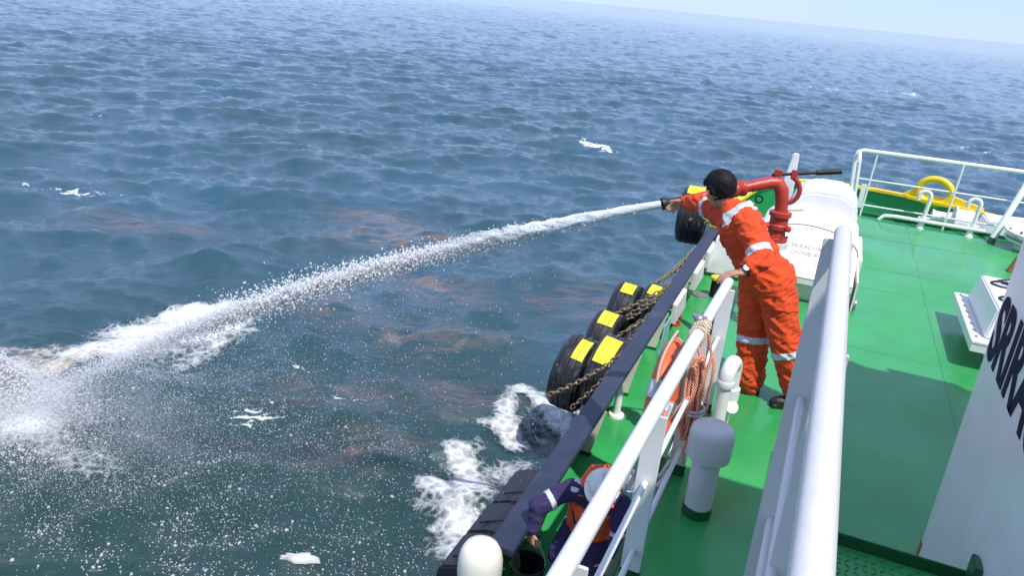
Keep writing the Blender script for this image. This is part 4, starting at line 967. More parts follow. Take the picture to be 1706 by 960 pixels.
    obj('clamp', B().tube([(2.42, 11.85, 0.20), (2.6, 11.72, 0.18), (2.72, 11.70, 0.17)], 0.035, 10), M['steel'], t, smooth=True)
    tag(obj('rusty_strap', B().prism([(2.28, 10.62, 0.001), (2.42, 10.62, 0.001), (2.42, 10.62, 0.10), (2.34, 10.62, 0.20)], (0, 0.06, 0)), M['rust'], bevel=0.006), 'small rusty bracket on the deck behind the flanged hatch box', 'bracket')
bow_bits()
def hatch_box():
    t = thing('hatch_box', 'white flanged hatch trunk with two open tan lids on the green deck', 'hatch', (1.9, 7.7, 0))
    obj('pedestal', B().box(1.62, 2.4, 7.10, 8.45, 0.001, 0.24), M['white'], t, bevel=0.01)
    fl = obj('flange', B().hexa([(1.42, 6.98, 0.24), (2.5, 6.98, 0.24), (2.5, 8.35, 0.24), (1.42, 8.35, 0.24), (1.42, 6.98, 0.262), (2.5, 6.98, 0.262), (2.5, 8.35, 0.262), (1.42, 8.35, 0.262)]), M['white'], t, bevel=0.004)
    obj('flange_skirt', B().box(1.425, 2.49, 6.985, 8.345, 0.17, 0.239), M['rail'], t)
    obj('trunk', B().hexa([(1.52, 7.10, 0.263), (2.4, 7.10, 0.263), (2.4, 8.25, 0.263), (1.52, 8.25, 0.263), (1.57, 7.16, 0.52), (2.35, 7.16, 0.52), (2.35, 8.2, 0.52), (1.57, 8.2, 0.52)]), M['rail'], t, bevel=0.012)
    for i in range(8): obj('bolt', B().lathe((1.465, 7.1 + 0.165 * i, 0.262), (0, 0, 1), [(0.013, 0), (0.013, 0.014), (0.006, 0.018)], 6), M['steel'], fl)
    for y in (7.48, 7.95):
        c = V((1.72, y, 0.52)); obj('opening_ring', B().tube([c + V((0.10 * math.cos(a), 0.085 * math.sin(a), 0.004)) for a in [2 * math.pi * i / 20 for i in range(20)]], 0.012, 6, closed=True), M['black'], t)
        obj('lid_handle', B().tube([c + V((-0.09, 0.0, 0.02)), c + V((-0.02, 0.0, 0.05)), c + V((0.05, 0.03, 0.06))], 0.008, 6), M['black'], t)
        lid = B(); n = 14; pl = [V((1.84, y - 0.10, 0.53)), V((1.84, y + 0.10, 0.53))] + [V((1.84, y, 0.53)) + V((0.03, 0.10 * math.cos(a), 0.32 + 0.10 * math.sin(a))) for a in [math.pi * i / n for i in range(n + 1)]]
        lid.prism(pl, (0.03, 0, 0)); obj('lid', lid, M['tan'], t, bevel=0.004)
hatch_box()

# ------------------------------------------------------------------ deckhouse with the ship's name, platform and near rail
def deckhouse():
    t = thing('deckhouse', 'pale grey deckhouse wall with large dark blue ship name letters', 'deckhouse', (2.2, 1, 0))
    obj('wall', B().box(0.89, 3.9, -3.0, 4.04, 0.002, 2.05), M['rail'], t, bevel=0.006)
    obj('bridge_front', B().box(0.92, 3.9, -3.0, 2.95, 2.053, 3.9), M['white'], t)  # out of view; height and setback fitted to the shade it casts
    text_obj('SRIRACHA', 0.42, (0.888, 4.01, 1.22), (0, -1, 0), (0, 0, 1), M['letter'], t, name='name_lettering', extrude=0.0015, sx=0.80, bold=0.013)
    obj('rust_patch', B().box(0.885, 0.905, 4.0, 4.045, 0.003, 0.10), M['rust'], t)
    t = thing('shade_casing', 'unseen white structure forward of the deckhouse, shaped to cast the deck shade', 'casing', (2.5, 5.4, 0))  # out of view, put in to shade the deck
    obj('lower_shade_block', B().box(1.95, 3.4, 4.042, 5.58, 0.002, 2.5), M['white'], t)  # unseen block casting the nearer deck shade
    obj('upper_casing', B().box(1.95, 3.2, 2.952, 5.12, 2.503, 4.25), M['white'], t)  # unseen block, sized so the shade reaches its edges without a gap
    obj('shade_stub', B().lathe((2.25, 4.9, 4.251), (0, 0, 1), [(0.16, 0), (0.16, 0.3), (0.2, 0.34)], 18), M['white'], t)  # unseen stub added for an uneven shade outline
    obj('shade_knob', B().lathe((2.06, 5.121, 3.9), (0, 1, 0), [(0.10, 0), (0.13, 0.12), (0.05, 0.16)], 16), M['white'], t)  # unseen knob added to notch the shade outline
    obj('shade_ball', B().tube([(2.0, 4.95, 4.251), (2.0, 5.05, 4.5)], 0.03, 8).ball((2.0, 5.12, 4.55), 0.16, 14, 8), M['steel'], t)  # no lamp: unseen ball on a stalk, added for a bump in the shade
    obj('locker', B().box(2.4, 2.9, 5.124, 5.30, 3.0, 3.95), M['white'], t)  # unseen box added to step the front edge of the shade
deckhouse()
def platform():
    t = thing('stair_platform', 'green chequer plate platform at the foot of the name wall', 'platform', (0.5, 2.5, 0.5))
    obj('plate', B().box(0.17, 0.884, -1.5, 3.085, 0.535, 0.55), M['deck'], t)
    obj('toe_board', B().box(0.17, 0.884, 3.086, 3.10, 0.44, 0.605), M['deck_dark'], t, bevel=0.003)
    obj('corner_post', B().box(0.86, 0.885, 2.98, 3.085, 0.551, 0.70), M['deck_dark'], t, bevel=0.004)
    b = B(); p = 0.034
    for i in range(22):
        for j in range(26):
            x = 0.19 + i * p; y = 3.06 - j * p
            if x > 0.86: continue
            d = V((0.7, 0.7, 0)) if (i + j) % 2 else V((0.7, -0.7, 0)); n = V((-d.y, d.x, 0)); c = V((x, y, 0.5502))
            b.hexa([c - d * 0.016, c + n * 0.004, c + d * 0.016, c - n * 0.004] + [q + V((0, 0, 0.0065)) for q in (c - d * 0.011, c + n * 0.0025, c + d * 0.011, c - n * 0.0025)])
    o = obj('raised_treads', b, M['deck'], t); o['kind'] = 'stuff'
    for x, y in ((0.2, 3.0), (0.2, 1.2)): obj('leg', B().box(x, x + 0.05, y, y + 0.05, 0.001, 0.534), M['deck_dark'], t)
platform()
def near_rail():
    t = thing('near_railing', 'wide pale steel handrail running away from the camera on the platform', 'railing', (0.1, 1.5, 0.5))
    x = 0.093
    obj('top_rail', B().tube([(x - 0.012, -0.6, 2.0), (x, 2.56, 2.0)], 0.0265, 28), M['rail_grey'], t, smooth=True)
    obj('stanchion', flat_bar(x - 0.002, 2.545, 0.30, 1.978, 0.088, 0.012, x - 0.008), M['rail_grey'], t, bevel=0.002)
    obj('stanchion', flat_bar(x + 0.012, 1.60, 0.30, 1.978, 0.05, 0.012, x + 0.008), M['rail_grey'], t, bevel=0.002)
    for z in (1.42, 0.93):
        o = obj('mid_rail', B().tube([(x - 0.012, 0.9, z), (x - 0.004, 2.536, z)], 0.0135, 14), M['rail_grey'], t, smooth=True)
near_rail()

# ------------------------------------------------------------------ people
def remesh(b, vox, smooth=3):
    me = bpy.data.meshes.new('tmp'); me.from_pydata(b.v, [], b.f); me.update()
    bm = bmesh.new(); bm.from_mesh(me); bmesh.ops.recalc_face_normals(bm, faces=bm.faces); bm.to_mesh(me); bm.free()
    o = bpy.data.objects.new('tmp', me); COL.objects.link(o)
    m = o.modifiers.new('r', 'REMESH'); m.mode = 'VOXEL'; m.voxel_size = vox; m.use_smooth_shade = True
    s = o.modifiers.new('s', 'SMOOTH'); s.iterations = smooth; s.factor = 0.5
    dg = bpy.context.evaluated_depsgraph_get(); dg.update()
    out = bpy.data.meshes.new_from_object(o.evaluated_get(dg)); bpy.data.objects.remove(o); return out
def body_obj(name, me, mat, parent):
    off = np.array(parent_loc(parent)); n = len(me.vertices); co = np.empty(n * 3, np.float32); me.vertices.foreach_get('co', co)
    co = co.reshape(-1, 3) - off; me.vertices.foreach_set('co', co.astype(np.float32).ravel())
    me.polygons.foreach_set('use_smooth', np.ones(len(me.polygons), bool)); me.materials.clear(); me.materials.append(mat); me.update(); me.name = name
    o = bpy.data.objects.new(name, me); COL.objects.link(o); o.parent = parent; return o
def coords(me):
    co = np.empty(len(me.vertices) * 3, np.float32); me.vertices.foreach_get('co', co); return co.reshape(-1, 3)
def normals(me):
    no = np.empty(len(me.vertices) * 3, np.float32); me.vertex_normals.foreach_get('vector', no); return no.reshape(-1, 3)
def folds(me, amp=0.010, seed=0.0, k=(7, 7, 15)):
    co = coords(me); no = normals(me); out = co.copy()
    for i in range(len(co)):
        p = co[i]
        q = V((p[0] * k[0] + 0.6 * p[2] * 5 + seed, p[1] * k[1] - 0.5 * p[2] * 6, p[2] * k[2] + p[0] * 4))
        a = 1 - abs(noise.noise(q)) * 2.2; b = noise.noise(q * 2.3 + V((9, 1, 4)))
        c = 1 - abs(noise.noise(V((p[0] * 9 + seed + p[2] * 6, p[1] * 9, p[2] * 26 - p[0] * 16)))) * 2.4
        out[i] += no[i] * (amp * (a * 0.75 + b * 0.22 + 0.36 * c) - amp * 0.4)
    me.vertices.foreach_set('co', out.ravel()); me.update()
def patch(src, fn, off, name, mat, parent, world_off):
    """a piece of cloth sewn on: the faces of src for which fn(world co) holds, lifted off by off, with a folded edge"""
    co = coords(src) + world_off; no = normals(src); sel = fn(co)
    keep = [p for p in src.polygons if all(sel[v] for v in p.vertices)]
    if not keep: return None
    ids = sorted({v for p in keep for v in p.vertices}); mp = {v: i for i, v in enumerate(ids)}
    e = {}
    for p in keep:
        vs = list(p.vertices)
        for i in range(len(vs)): a, b = vs[i], vs[(i + 1) % len(vs)]; e[tuple(sorted((a, b)))] = e.get(tuple(sorted((a, b))), []) + [(a, b)]
    o = off if callable(off) else (lambda c: np.full(len(c), off))
    oo = o(co[ids]); top = co[ids] + no[ids] * oo[:, None]; n = len(ids); bot = co[ids] - no[ids] * 0.002
    fs = [[mp[v] for v in p.vertices] for p in keep]; vs = np.concatenate([top, bot])
    for k, l in e.items():
        if len(l) == 1: a, b = l[0]; fs.append([mp[b], mp[a], mp[a] + n, mp[b] + n])
    me = bpy.data.meshes.new(name); me.from_pydata(vs.tolist(), [], fs); me.update()
    return body_obj(name, me, mat, parent)
def seg_fn(a, b, t0, t1, rmax):
    a = np.array(a); b = np.array(b); d = b - a; L = np.linalg.norm(d)
    def f(c):
        t = (c - a) @ d / L; t_r = np.linalg.norm(c - a - np.outer((c - a) @ d / L / L, d), axis=1)
        return (t > t0) & (t < t1) & (t_r < rmax)
    return f
def hand(b, w, d, n, side, curl, thumb=0.5, sc=1.0):
    """palm, four bent fingers of different length and a thumb; d to the knuckles, n out of the palm"""
    w = V(w); d = V(d).normalized(); n = V(n); n = (n - d * n.dot(d)).normalized(); s = d.cross(n) * side
    for i, x in enumerate((-1.5, -0.5, 0.5, 1.5)):
        kn = w + d * (0.092 - 0.004 * abs(x - 0.3)) * sc + s * x * 0.0205 * sc
        b.cap(w + d * 0.012 + s * x * 0.012 * sc, kn, 0.0165 * sc, 0.0125 * sc, 8)
        Ls = [(0.034, 0.022, 0.019), (0.042, 0.027, 0.021), (0.046, 0.030, 0.022), (0.042, 0.026, 0.021)][i]
        p = kn; dd = d.copy(); cu = curl[i] if isinstance(curl, (list, tuple)) else curl
        ax = d.cross(n)
        for L in Ls:
            dd = Matrix.Rotation(cu, 3, ax) @ dd
            q = p + dd * L * sc * 1.05; b.cap(p, q, 0.0098 * sc, 0.0085 * sc, 8); p = q
    tb = w + d * 0.028 + s * 0.026 * sc; td = (d * 0.62 + s * 0.70 + n * thumb).normalized()
    m = tb + td * 0.042 * sc; td2 = (td + n * thumb * 0.8 + d * 0.35).normalized()
    b.cap(tb, m, 0.0155 * sc, 0.011 * sc, 8).cap(m, m + td2 * 0.034 * sc, 0.0108 * sc, 0.009 * sc, 8)

def head_shape(b, c, fwd, up, sc=1.0):
    f = V(fwd).normalized(); u = V(up); u = (u - f * u.dot(f)).normalized(); r = f.cross(u)
    c = V(c)
    b.ell(c + f * -0.008 + u * 0.015, (r * 0.076 * sc, f * 0.094 * sc, u * 0.096 * sc))         # skull
    b.ell(c + f * 0.030 - u * 0.045, (r * 0.058 * sc, f * 0.062 * sc, u * 0.075 * sc))         # face and jaw
    b.ell(c + f * 0.062 - u * 0.095, (r * 0.026 * sc, f * 0.026 * sc, u * 0.022 * sc), 10, 8)  # chin
    b.cap(c + f * 0.085 + u * 0.005, c + f * 0.112 - u * 0.035, 0.010 * sc, 0.016 * sc, 8)     # nose
    b.cap(c + f * 0.088 + u * 0.022 - r * 0.04, c + f * 0.088 + u * 0.022 + r * 0.04, 0.011 * sc, 0.011 * sc, 8)  # brow
    b.cap(c + f * 0.086 - u * 0.065 - r * 0.02, c + f * 0.086 - u * 0.065 + r * 0.02, 0.009 * sc, 0.009 * sc, 8)  # lips
    for s in (-1, 1):
        b.ell(c + r * (0.060 * s) + f * 0.045 - u * 0.03, (r * 0.022 * sc, f * 0.03 * sc, u * 0.026 * sc), 10, 8)   # cheeks
        e = c + r * (0.078 * s) - f * 0.004 - u * 0.018
        ring = [e + f * (0.017 * math.cos(a)) + u * (0.030 * math.sin(a)) + r * (0.012 * s) - f * 0.008 for a in [2 * math.pi * i / 10 for i in range(10)]]
        b.tube(ring, 0.0068 * sc, 6, closed=True).ell(e, (r * 0.010, f * 0.014, u * 0.024), 8, 6)                   # ears
    return f, u, r

def man_in_orange():
    t = thing('person', 'man in an orange coverall leaning over the rail and steering the red monitor nozzle', 'person', (-0.1, 5.5, 0))
    pel = V((-0.235, 5.58, 0.90)); ch = V((-0.44, 5.61, 1.16)); nk = V((-0.575, 5.635, 1.315))
    sl = V((-0.430, 5.47, 1.265)); sr = V((-0.645, 5.79, 1.235))          # left (near), right (far) shoulder
    el = V((-0.265, 5.28, 1.09)); wl = V((-0.365, 5.16, 1.005))
    er = V((-0.85, 6.00, 1.225)); wr = V((-0.985, 6.19, 1.165))
    hpl = V((-0.155, 5.50, 0.86)); hpr = V((-0.285, 5.62, 0.86))
    knl = V((0.005, 5.45, 0.47)); knr = V((-0.235, 5.585, 0.47)); anl = V((0.175, 5.43, 0.09)); anr = V((-0.185, 5.52, 0.09))
    hd = V((-0.665, 5.660, 1.425)); ff = V((-0.70, 0.62, -0.38)); fu = V((-0.30, 0.20, 0.93))
    # the whole body, one continuous surface
    b = B()
    f, u, r = head_shape(b, hd, ff, fu, 1.06)
    b.cap(nk - V((-0.03, 0, 0.05)), hd - u * 0.05 - f * 0.02, 0.062, 0.056)
    b.cap(pel, ch, 0.125, 0.14).cap(sl, sr, 0.06, 0.06)
    for a, e, w in ((sl, el, wl), (sr, er, wr)): b.cap(a, e, 0.052, 0.042).cap(e, w, 0.042, 0.029)
    for h, k, a in ((hpl, knl, anl), (hpr, knr, anr)): b.cap(pel, h, 0.11, 0.09).cap(h, k, 0.08, 0.058).cap(k, a, 0.056, 0.04)
    d = (NOZ - ELB).normalized()
    hand(b, wr + V((-0.008, 0.012, -0.006)), V((-0.62, 0.62, -0.42)), V((-0.35, -0.75, -0.55)), 1, [0.55, 0.55, 0.5, 0.45], 0.6)
    hand(b, wl, V((-0.80, -0.52, -0.10)), V((0.0, -0.1, -1)), -1, [0.42, 0.45, 0.42, 0.38], 0.5)
    body = remesh(b, 0.0045, 2); body_obj('body', body, M['skin'], t)
    # coverall
    c = B()
    c.cap(pel + V((0.0, 0, -0.02)), ch, 0.168, 0.158, 16).ell(pel + V((0.03, -0.01, -0.02)), ((0.185, 0, 0), (0, 0.19, 0), (0, 0, 0.17)))
    c.ell(ch + V((-0.03, 0, 0.03)), ((0.155, 0.02, 0.05), (-0.05, 0.185, 0), (-0.06, 0, 0.19)))
    c.cap(sl + V((0.01, 0.02, -0.02)), sr + V((0, -0.02, -0.02)), 0.092, 0.088).cap(nk - V((-0.03, 0, 0.10)), nk + V((-0.005, 0, 0.0)), 0.10, 0.074)
    c.cap(sl, el, 0.088, 0.080).cap(el, wl + (el - wl) * 0.40, 0.080, 0.056).cap(sr, er, 0.086, 0.074).cap(er, wr + (er - wr) * 0.13, 0.073, 0.055)
    for h, k, a in ((hpl, knl, anl), (hpr, knr, anr)):
        c.cap(h, k, 0.132, 0.110, 16).cap(k, a + V((0, 0, 0.02)), 0.110, 0.108, 16).cap(pel, h, 0.16, 0.13)
    for a in (anl, anr): c.cap(a + V((0, 0, 0.06)), a + V((0, 0, -0.02)), 0.108, 0.10)
    cm = remesh(c, 0.0065, 5); folds(cm, 0.0165, 1.7)
    cov = body_obj('coverall', cm, M['orange_cloth'], t); off = np.array(t.location); src = cm
    band = lambda fn, o=0.004, nm='reflective_band', mt='refl': patch(src, fn, o, nm, M[mt], t, off)
    band(seg_fn(el, sl, 0.025, 0.082, 0.125)); band(seg_fn(er, sr, 0.12, 0.165, 0.12))
    for k, a in ((knl, anl), (knr, anr)):
        f1 = seg_fn(k, a, 0.045, 0.10, 0.17); other = anr if a is anl else anl; ok = knr if a is anl else knl
        oc = np.array((ok + other) / 2); mc = np.array((k + a) / 2)
        band(lambda q, f1=f1, oc=oc, mc=mc: f1(q) & (np.linalg.norm(q - mc, axis=1) < np.linalg.norm(q - oc, axis=1) + 0.02))
    # shoulder yoke tape: across the back and over the shoulder
    ax = np.array((sl - sr).normalized()); cc = np.array((sl + sr) / 2); tor = np.array((nk - pel).normalized())
    back = np.array(V((0.8, -0.3, 0.3)).normalized())
    def yoke(q):
        x = (q - cc) @ ax; z = (q - cc) @ tor; bk = (q - cc) @ back
        return (((np.abs(x - 0.115) < 0.027) & (z > -0.03) & (z < 0.13)) | ((np.abs(z - 0.035) < 0.022) & (x > 0.0) & (x < 0.15))) & (bk > -0.01)
    band(yoke)
    def front(q):
        x = (q - cc) @ ax; z = (q - cc) @ tor; bk = (q - cc) @ back
        return (np.abs(x - 0.085) < 0.014) & (z > -0.10) & (z < 0.02) & (bk < -0.06)
    band(front)
    def pocket(q):
        x = (q - cc) @ ax; z = (q - cc) @ tor; bk = (q - cc) @ back
        return (np.abs(x - 0.10) < 0.055) & (z > -0.24) & (z < -0.10) & (bk < -0.04)
    band(pocket, 0.006, 'chest_pocket', 'orange_cloth')
    def waist(q): z = (q - np.array(pel)) @ tor; return (z > 0.10) & (z < 0.135) & (np.linalg.norm(q - np.array(pel), axis=1) < 0.30)
    band(waist, 0.005, 'waistband', 'orange_cloth')
    def hip_pocket(q): return (q[:, 0] > -0.13) & (q[:, 1] < 5.56) & (q[:, 2] > 0.72) & (q[:, 2] < 0.86)
    band(hip_pocket, 0.005, 'hip_pocket', 'orange_cloth')
    for a, p in ((wl, el), (wr, er)):
        band(seg_fn(a, p, 0.0, 0.085, 0.09), 0.005, 'cuff', 'orange_cloth')
    # collar
    col = B(); nz = (hd - nk).normalized(); uu = V((0.9, -0.3, 0)); uu = (uu - nz * uu.dot(nz)).normalized(); ww = nz.cross(uu)
    pr = []
    for i in range(25):
        a = R(-150 + 300 * i / 24); dr = uu * math.cos(a) + ww * math.sin(a); base = nk + nz * (-0.02 - 0.03 * (abs(a) / 2.6) ** 2)
        pr.append([base + dr * 0.090, base + dr * 0.070 + nz * 0.055, base + dr * 0.078 + nz * 0.057, base + dr * 0.108 - nz * 0.005])
    obj('collar', B().rings(pr), M['orange_cloth'], t, smooth=True)
    # hair: grown from the scalp of the body mesh
    hdn = np.array(hd); fa, ua, ra = (np.array(x) for x in (f, u, r))
    def scalp(q):
        x, y, z = (q - hdn) @ ra, (q - hdn) @ fa, (q - hdn) @ ua
        line = np.where(y > 0.02, 0.028 + 0.02 * y / 0.08, np.where(np.abs(x) > 0.055, -0.012 - 0.5 * np.clip(0.02 - y, 0, 0.09), -0.070))
        return (z > line) & (np.linalg.norm(q - hdn, axis=1) < 0.16) & ~((np.abs(x) > 0.068) & (z < 0.01) & (y > -0.022) & (y < 0.02))
    def grow(q):
        z = (q - hdn) @ ua; y = (q - hdn) @ fa
        base = 0.012 + 0.024 * np.clip((z + 0.06) / 0.12, 0, 1)
        return base + np.array([0.004 * noise.noise(V(p) * 30) + 0.004 * noise.noise(V((p[0] * 190, p[1] * 190, p[2] * 35))) for p in q])
    hair = patch(body, scalp, grow, 'hair', M['hair'], t, off)
    tf = B(); rnd = random.Random(9); hv = [v for v in hair.data.vertices][: len(hair.data.vertices) // 2]
    for v in rnd.sample(hv, min(520, len(hv))):
        p = V(v.co) + t.location; nn = (p - hd).normalized(); dirn = (nn * 0.30 - u * 0.75 - f * 0.1 + V((rnd.uniform(-.3, .3), rnd.uniform(-.3, .3), rnd.uniform(-.2, .2)))).normalized()
        if (p - hd).dot(u) > 0.05: dirn = (nn * 0.35 + f * 0.5 + V((rnd.uniform(-.6, .6), rnd.uniform(-.6, .6), 0.1))).normalized()
        s1, s2, _ = basis(dirn); L = rnd.uniform(0.008, 0.022)
        tf.add([p - nn * 0.004 + s1 * 0.0022, p - nn * 0.004 - s1 * 0.0011 + s2 * 0.002, p - nn * 0.004 - s1 * 0.0011 - s2 * 0.002, p + dirn * L], [(0, 1, 3), (1, 2, 3), (2, 0, 3)])
    obj('hair_tufts', tf, M['hair'], t)
    # eyes, watch, boots
    for s in (-1, 1):
        q = hd + f * 0.086 + r * (0.033 * s) - u * 0.002; obj('eye', B().ball(q, 0.0105, 10, 7), M['white'], t, smooth=True)
    wd = (wl - el).normalized(); wc = wl + (el - wl) * 0.13; wu, ww2, _ = basis(wd)
    wa = thing('wrist_watch', 'steel wrist watch with dark strap on the left wrist of the man in orange', 'watch', wc)
    obj('strap', B().tube([wc + (wu * math.cos(a) + ww2 * math.sin(a)) * 0.038 for a in [2 * math.pi * i / 20 for i in range(20)]], 0.009, 8, closed=True), M['black'], wa, smooth=True)
    dn = V((0.1, -0.75, 0.65)); dn = (dn - wd * dn.dot(wd)).normalized()
    obj('watch_case', B().lathe(wc + dn * 0.036, dn, [(0.022, 0), (0.024, 0.004), (0.023, 0.011), (0.017, 0.013)], 18), M['steel'], wa, smooth=True)
    obj('dial', B().lathe(wc + dn * 0.0485, dn, [(0.016, 0), (0.016, 0.001)], 18), M['tape'], wa, smooth=True)
    for a, dr in ((anl, V((-0.8, -0.35, 0))), (anr, V((-0.9, -0.1, 0)))):
        dr.normalize(); s = V((-dr.y, dr.x, 0)); g = V((a.x, a.y, 0)); k = B()
        k.ell(g + dr * 0.095 + V((0, 0, 0.045)), (dr * 0.105, s * 0.052, V((0, 0, 0.045)))).ell(g - dr * 0.02 + V((0, 0, 0.055)), (dr * 0.075, s * 0.046, V((0, 0, 0.055)))).cap(g + V((0, 0, 0.05)), g + V((0, 0, 0.16)), 0.05, 0.048)
        k.hexa([g - dr * 0.09 - s * 0.04 + V((0, 0, 0.001)), g - dr * 0.09 + s * 0.04 + V((0, 0, 0.001)), g + dr * 0.19 + s * 0.04 + V((0, 0, 0.001)), g + dr * 0.19 - s * 0.04 + V((0, 0, 0.001)), g - dr * 0.09 - s * 0.042 + V((0, 0, 0.03)), g - dr * 0.09 + s * 0.042 + V((0, 0, 0.03)), g + dr * 0.19 + s * 0.045 + V((0, 0, 0.03)), g + dr * 0.19 - s * 0.045 + V((0, 0, 0.03))])
        body_obj('boot', remesh(k, 0.006, 2), M['boot'], t)
man_in_orange()

def worker():
    t = thing('person', 'crewman in a dark purple coverall, white hard hat and orange vest bending over a bucket', 'person', (-1.1, 5.0, LOW))
    pel = V((-1.10, 5.00, -1.26)); ch = V((-1.075, 4.93, -0.96)); nk = V((-1.03, 4.86, -0.78))
    sr = V((-1.25, 4.85, -0.855)); sl = V((-0.865, 4.87, -0.86))
    er = V((-1.435, 4.66, -0.96)); wr = V((-1.435, 4.60, -1.145)); el = V((-0.815, 4.80, -1.06)); wl = V((-0.85, 4.70, -1.25))
    hr = V((-1.20, 4.97, -1.30)); hl = V((-0.99, 4.97, -1.30)); kr = V((-1.23, 4.72, -1.36)); kl = V((-0.99, 4.70, -1.37)); ar = V((-1.21, 4.90, -1.62)); al = V((-0.97, 4.90, -1.62))
    hd = V((-0.995, 4.775, -0.695)); ff = V((0.05, -0.62, -0.78)); fu = V((0.02, -0.78, 0.62))
    b = B(); f, u, r = head_shape(b, hd, ff, fu, 1.0)
    b.cap(nk + V((0, 0.05, -0.04)), hd - u * 0.05 - f * 0.02, 0.06, 0.055).cap(pel, ch, 0.12, 0.135).cap(sl, sr, 0.055, 0.055)
    for a, e, w in ((sl, el, wl), (sr, er, wr)): b.cap(a, e, 0.05, 0.04).cap(e, w, 0.04, 0.028)
    for h, k, a in ((hl, kl, al), (hr, kr, ar)): b.cap(pel, h, 0.11, 0.09).cap(h, k, 0.08, 0.056).cap(k, a, 0.054, 0.04)
    hand(b, wr, V((0.02, -0.15, -1)), V((0.55, 0.8, 0)), 1, [0.75, 0.75, 0.7, 0.65], 0.6); hand(b, wl, V((-0.25, -0.2, -1)), V((-0.7, 0.5, 0)), -1, [0.3, 0.3, 0.28, 0.25], 0.4)
    bm_ = remesh(b, 0.0055, 2); body_obj('body', bm_, M['skin'], t)
    c = B().cap(pel, ch, 0.15, 0.145, 16).cap(sl, sr, 0.080, 0.080).cap(ch, nk + V((0, 0.04, -0.05)), 0.14, 0.08)
    c.cap(sl, el, 0.082, 0.070).cap(el, wl + (el - wl) * 0.30, 0.068, 0.050).cap(sr, er, 0.084, 0.072).cap(er, wr + (er - wr) * 0.14, 0.070, 0.052)
    for h, k, a in ((hl, kl, al), (hr, kr, ar)): c.cap(pel, h, 0.15, 0.12).cap(h, k, 0.115, 0.092).cap(k, a, 0.090, 0.085)
    cm = remesh(c, 0.008, 4); folds(cm, 0.011, 4.1); body_obj('coverall', cm, M['purple_cloth'], t); off = np.array(t.location)
    band = lambda fn, o=0.004, nm='reflective_band', mt='refl': patch(cm, fn, o, nm, M[mt], t, off)
    band(seg_fn(sr, er, 0.15, 0.20, 0.12)); band(seg_fn(el, sl, -0.02, 0.02, 0.11))
    def sh(q): return (q[:, 0] > -1.235) & (q[:, 0] < -1.165) & (q[:, 2] > -0.82) & (q[:, 1] > 4.72) & ((q[:, 1] < 4.80) | (q[:, 1] > 4.835))
    band(sh)
    chn = np.array(ch); pn = np.array(pel); axt = np.array((ch - pel).normalized())
    def vest(q): x = q[:, 0] + 1.07; tt = (q - pn) @ axt; return (np.abs(x) < 0.175) & (tt > 0.07) & (tt < 0.36) & (np.linalg.norm(q - pn - np.outer((q - pn) @ axt, axt), axis=1) < 0.20) & ((np.abs(x) > 0.0))
    v = band(vest, lambda q: 0.040 + 0.010 * np.array([noise.noise(V(p) * 9) for p in q]), 'life_vest', 'vest')
    # collar of the vest behind the hat, straps
    obj('vest_collar', B().tube([(-1.15, 4.80, -0.86), (-1.15, 4.90, -0.76), (-1.13, 4.99, -0.72), (-1.04, 5.03, -0.71), (-0.95, 4.99, -0.73), (-0.92, 4.89, -0.78), (-0.92, 4.80, -0.87)], 0.042, 10), M['vest'], t, smooth=True)
    for a, e in (((-1.20, 4.80, -0.98), (-1.16, 4.76, -1.08)), ((-1.03, 4.735, -1.02), (-1.0, 4.755, -1.12))): obj('vest_strap', B().tube([a, e], 0.010, 6), M['black'], t)
    obj('vest_zip_tape', B().tube([(-1.11, 4.735, -0.95), (-1.04, 4.73, -0.98)], 0.012, 6), M['refl'], t)
    # hard hat
    hat = thing('hard_hat', 'white hard hat worn by the bending crewman', 'hard hat', hd)
    hu = (fu.normalized() + V((0, 0.05, 0.5))).normalized(); prof = [(0.160, -0.006), (0.158, 0.004), (0.128, 0.012), (0.126, 0.05), (0.112, 0.092), (0.080, 0.122), (0.035, 0.135), (0.01, 0.137)]
    base = hd + hu * 0.012; a1, a2, _ = basis(hu); n = 30; rs = []
    fw = (f - hu * f.dot(hu)).normalized(); sd_ = hu.cross(fw)
    for rr, hh in [(a_ * 0.9, b_ * 0.9) for a_, b_ in prof]:
        rs.append([base + hu * hh + fw * (rr * math.cos(2 * math.pi * k / n) * (1.12 if rr > 0.14 and math.cos(2 * math.pi * k / n) > 0 else 1.02)) + sd_ * (rr * 0.92 * math.sin(2 * math.pi * k / n)) for k in range(n)])
    obj('shell', B().rings(rs), M['hat'], hat, smooth=True)
    rg = B().tube([base + hu * (0.005 + 0.122 * math.sin(math.pi * i / 12) ** 0.8 ) + fw * (0.110 * math.cos(math.pi * i / 12)) for i in range(13)], 0.010, 8); obj('crown_ridge', rg, M['hat'], hat, smooth=True)
    obj('chin_strap', B().tube([base - sd_ * 0.118 + hu * 0.01, hd - sd_ * 0.09 - u * 0.05, hd - u * 0.13 + f * 0.04, hd + sd_ * 0.09 - u * 0.05, base + sd_ * 0.118 + hu * 0.01], 0.005, 6), M['black'], hat, smooth=True)
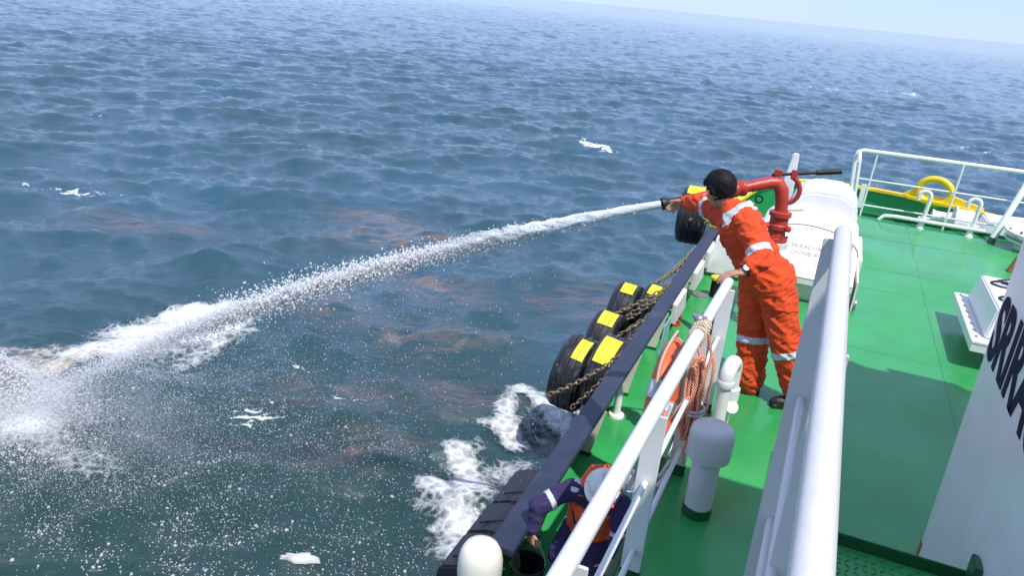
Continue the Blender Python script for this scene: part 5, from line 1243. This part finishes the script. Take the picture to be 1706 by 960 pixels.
    for a in (ar, al):
        k = B(); g = V((a.x, a.y, LOW)); dr = V((0, -1, 0)); s = V((1, 0, 0))
        k.ell(g + dr * 0.08 + V((0, 0, 0.045)), (dr * 0.10, s * 0.05, V((0, 0, 0.045)))).cap(g + V((0, 0, 0.05)), g + V((0, 0, 0.15)), 0.05, 0.048); body_obj('boot', remesh(k, 0.007, 2), M['boot'], t)
    # bucket held by its wire bail
    c0 = V((-1.43, 4.57, LOW)); bk = thing('bucket', 'black bucket held by its wire handle beside the bulwark', 'bucket', c0)
    obj('pail', B().lathe(c0, (0, 0, 1), [(0.105, 0.002), (0.135, 0.27), (0.142, 0.272), (0.142, 0.29), (0.132, 0.29), (0.128, 0.26), (0.10, 0.02)], 26), M['bucket'], bk, smooth=True)
    obj('wire_handle', B().tube([c0 + V((0.137 * math.cos(a), 0.03 * math.sin(a), 0.275 + 0.20 * math.sin(a))) for a in [math.pi * i / 16 for i in range(17)]], 0.005, 6), M['steel'], bk, smooth=True)
    def sack(c, sx, sy, sz, lab, sd):
        k = B(); n = 22; rs = []
        for i in range(9):
            h = i / 8; q = (1 - (2 * h - 1) ** 4 * 0.35) * (1.0 if h < 0.7 else 1 - (h - 0.7) * 1.3)
            rs.append([V(c) + V((sx * q * math.cos(a) * (1 + 0.25 * noise.noise(V((math.cos(a) * 1.6 + sd, math.sin(a) * 1.6, h * 3)))), sy * q * math.sin(a) * (1 + 0.25 * noise.noise(V((math.cos(a) * 1.6, math.sin(a) * 1.6 + sd, h * 3)))), sz * h + 0.003 + 0.03 * noise.noise(V((math.cos(a), math.sin(a) + sd, h))) * (h > 0))) for a in [2 * math.pi * j / n for j in range(n)]])
        tag(obj('white_sack', k.rings(rs), M['sack'], smooth=True), lab, 'sack', 'white sacks by the crewman')
    sack((-0.69, 4.86, LOW), 0.15, 0.13, 0.30, 'white sack under the left hand of the crewman, right of the rail', 1.0)
    sack((-0.90, 4.50, LOW), 0.12, 0.11, 0.24, 'white sack in front of the boots of the crewman, left of the rail', 5.0)
worker()
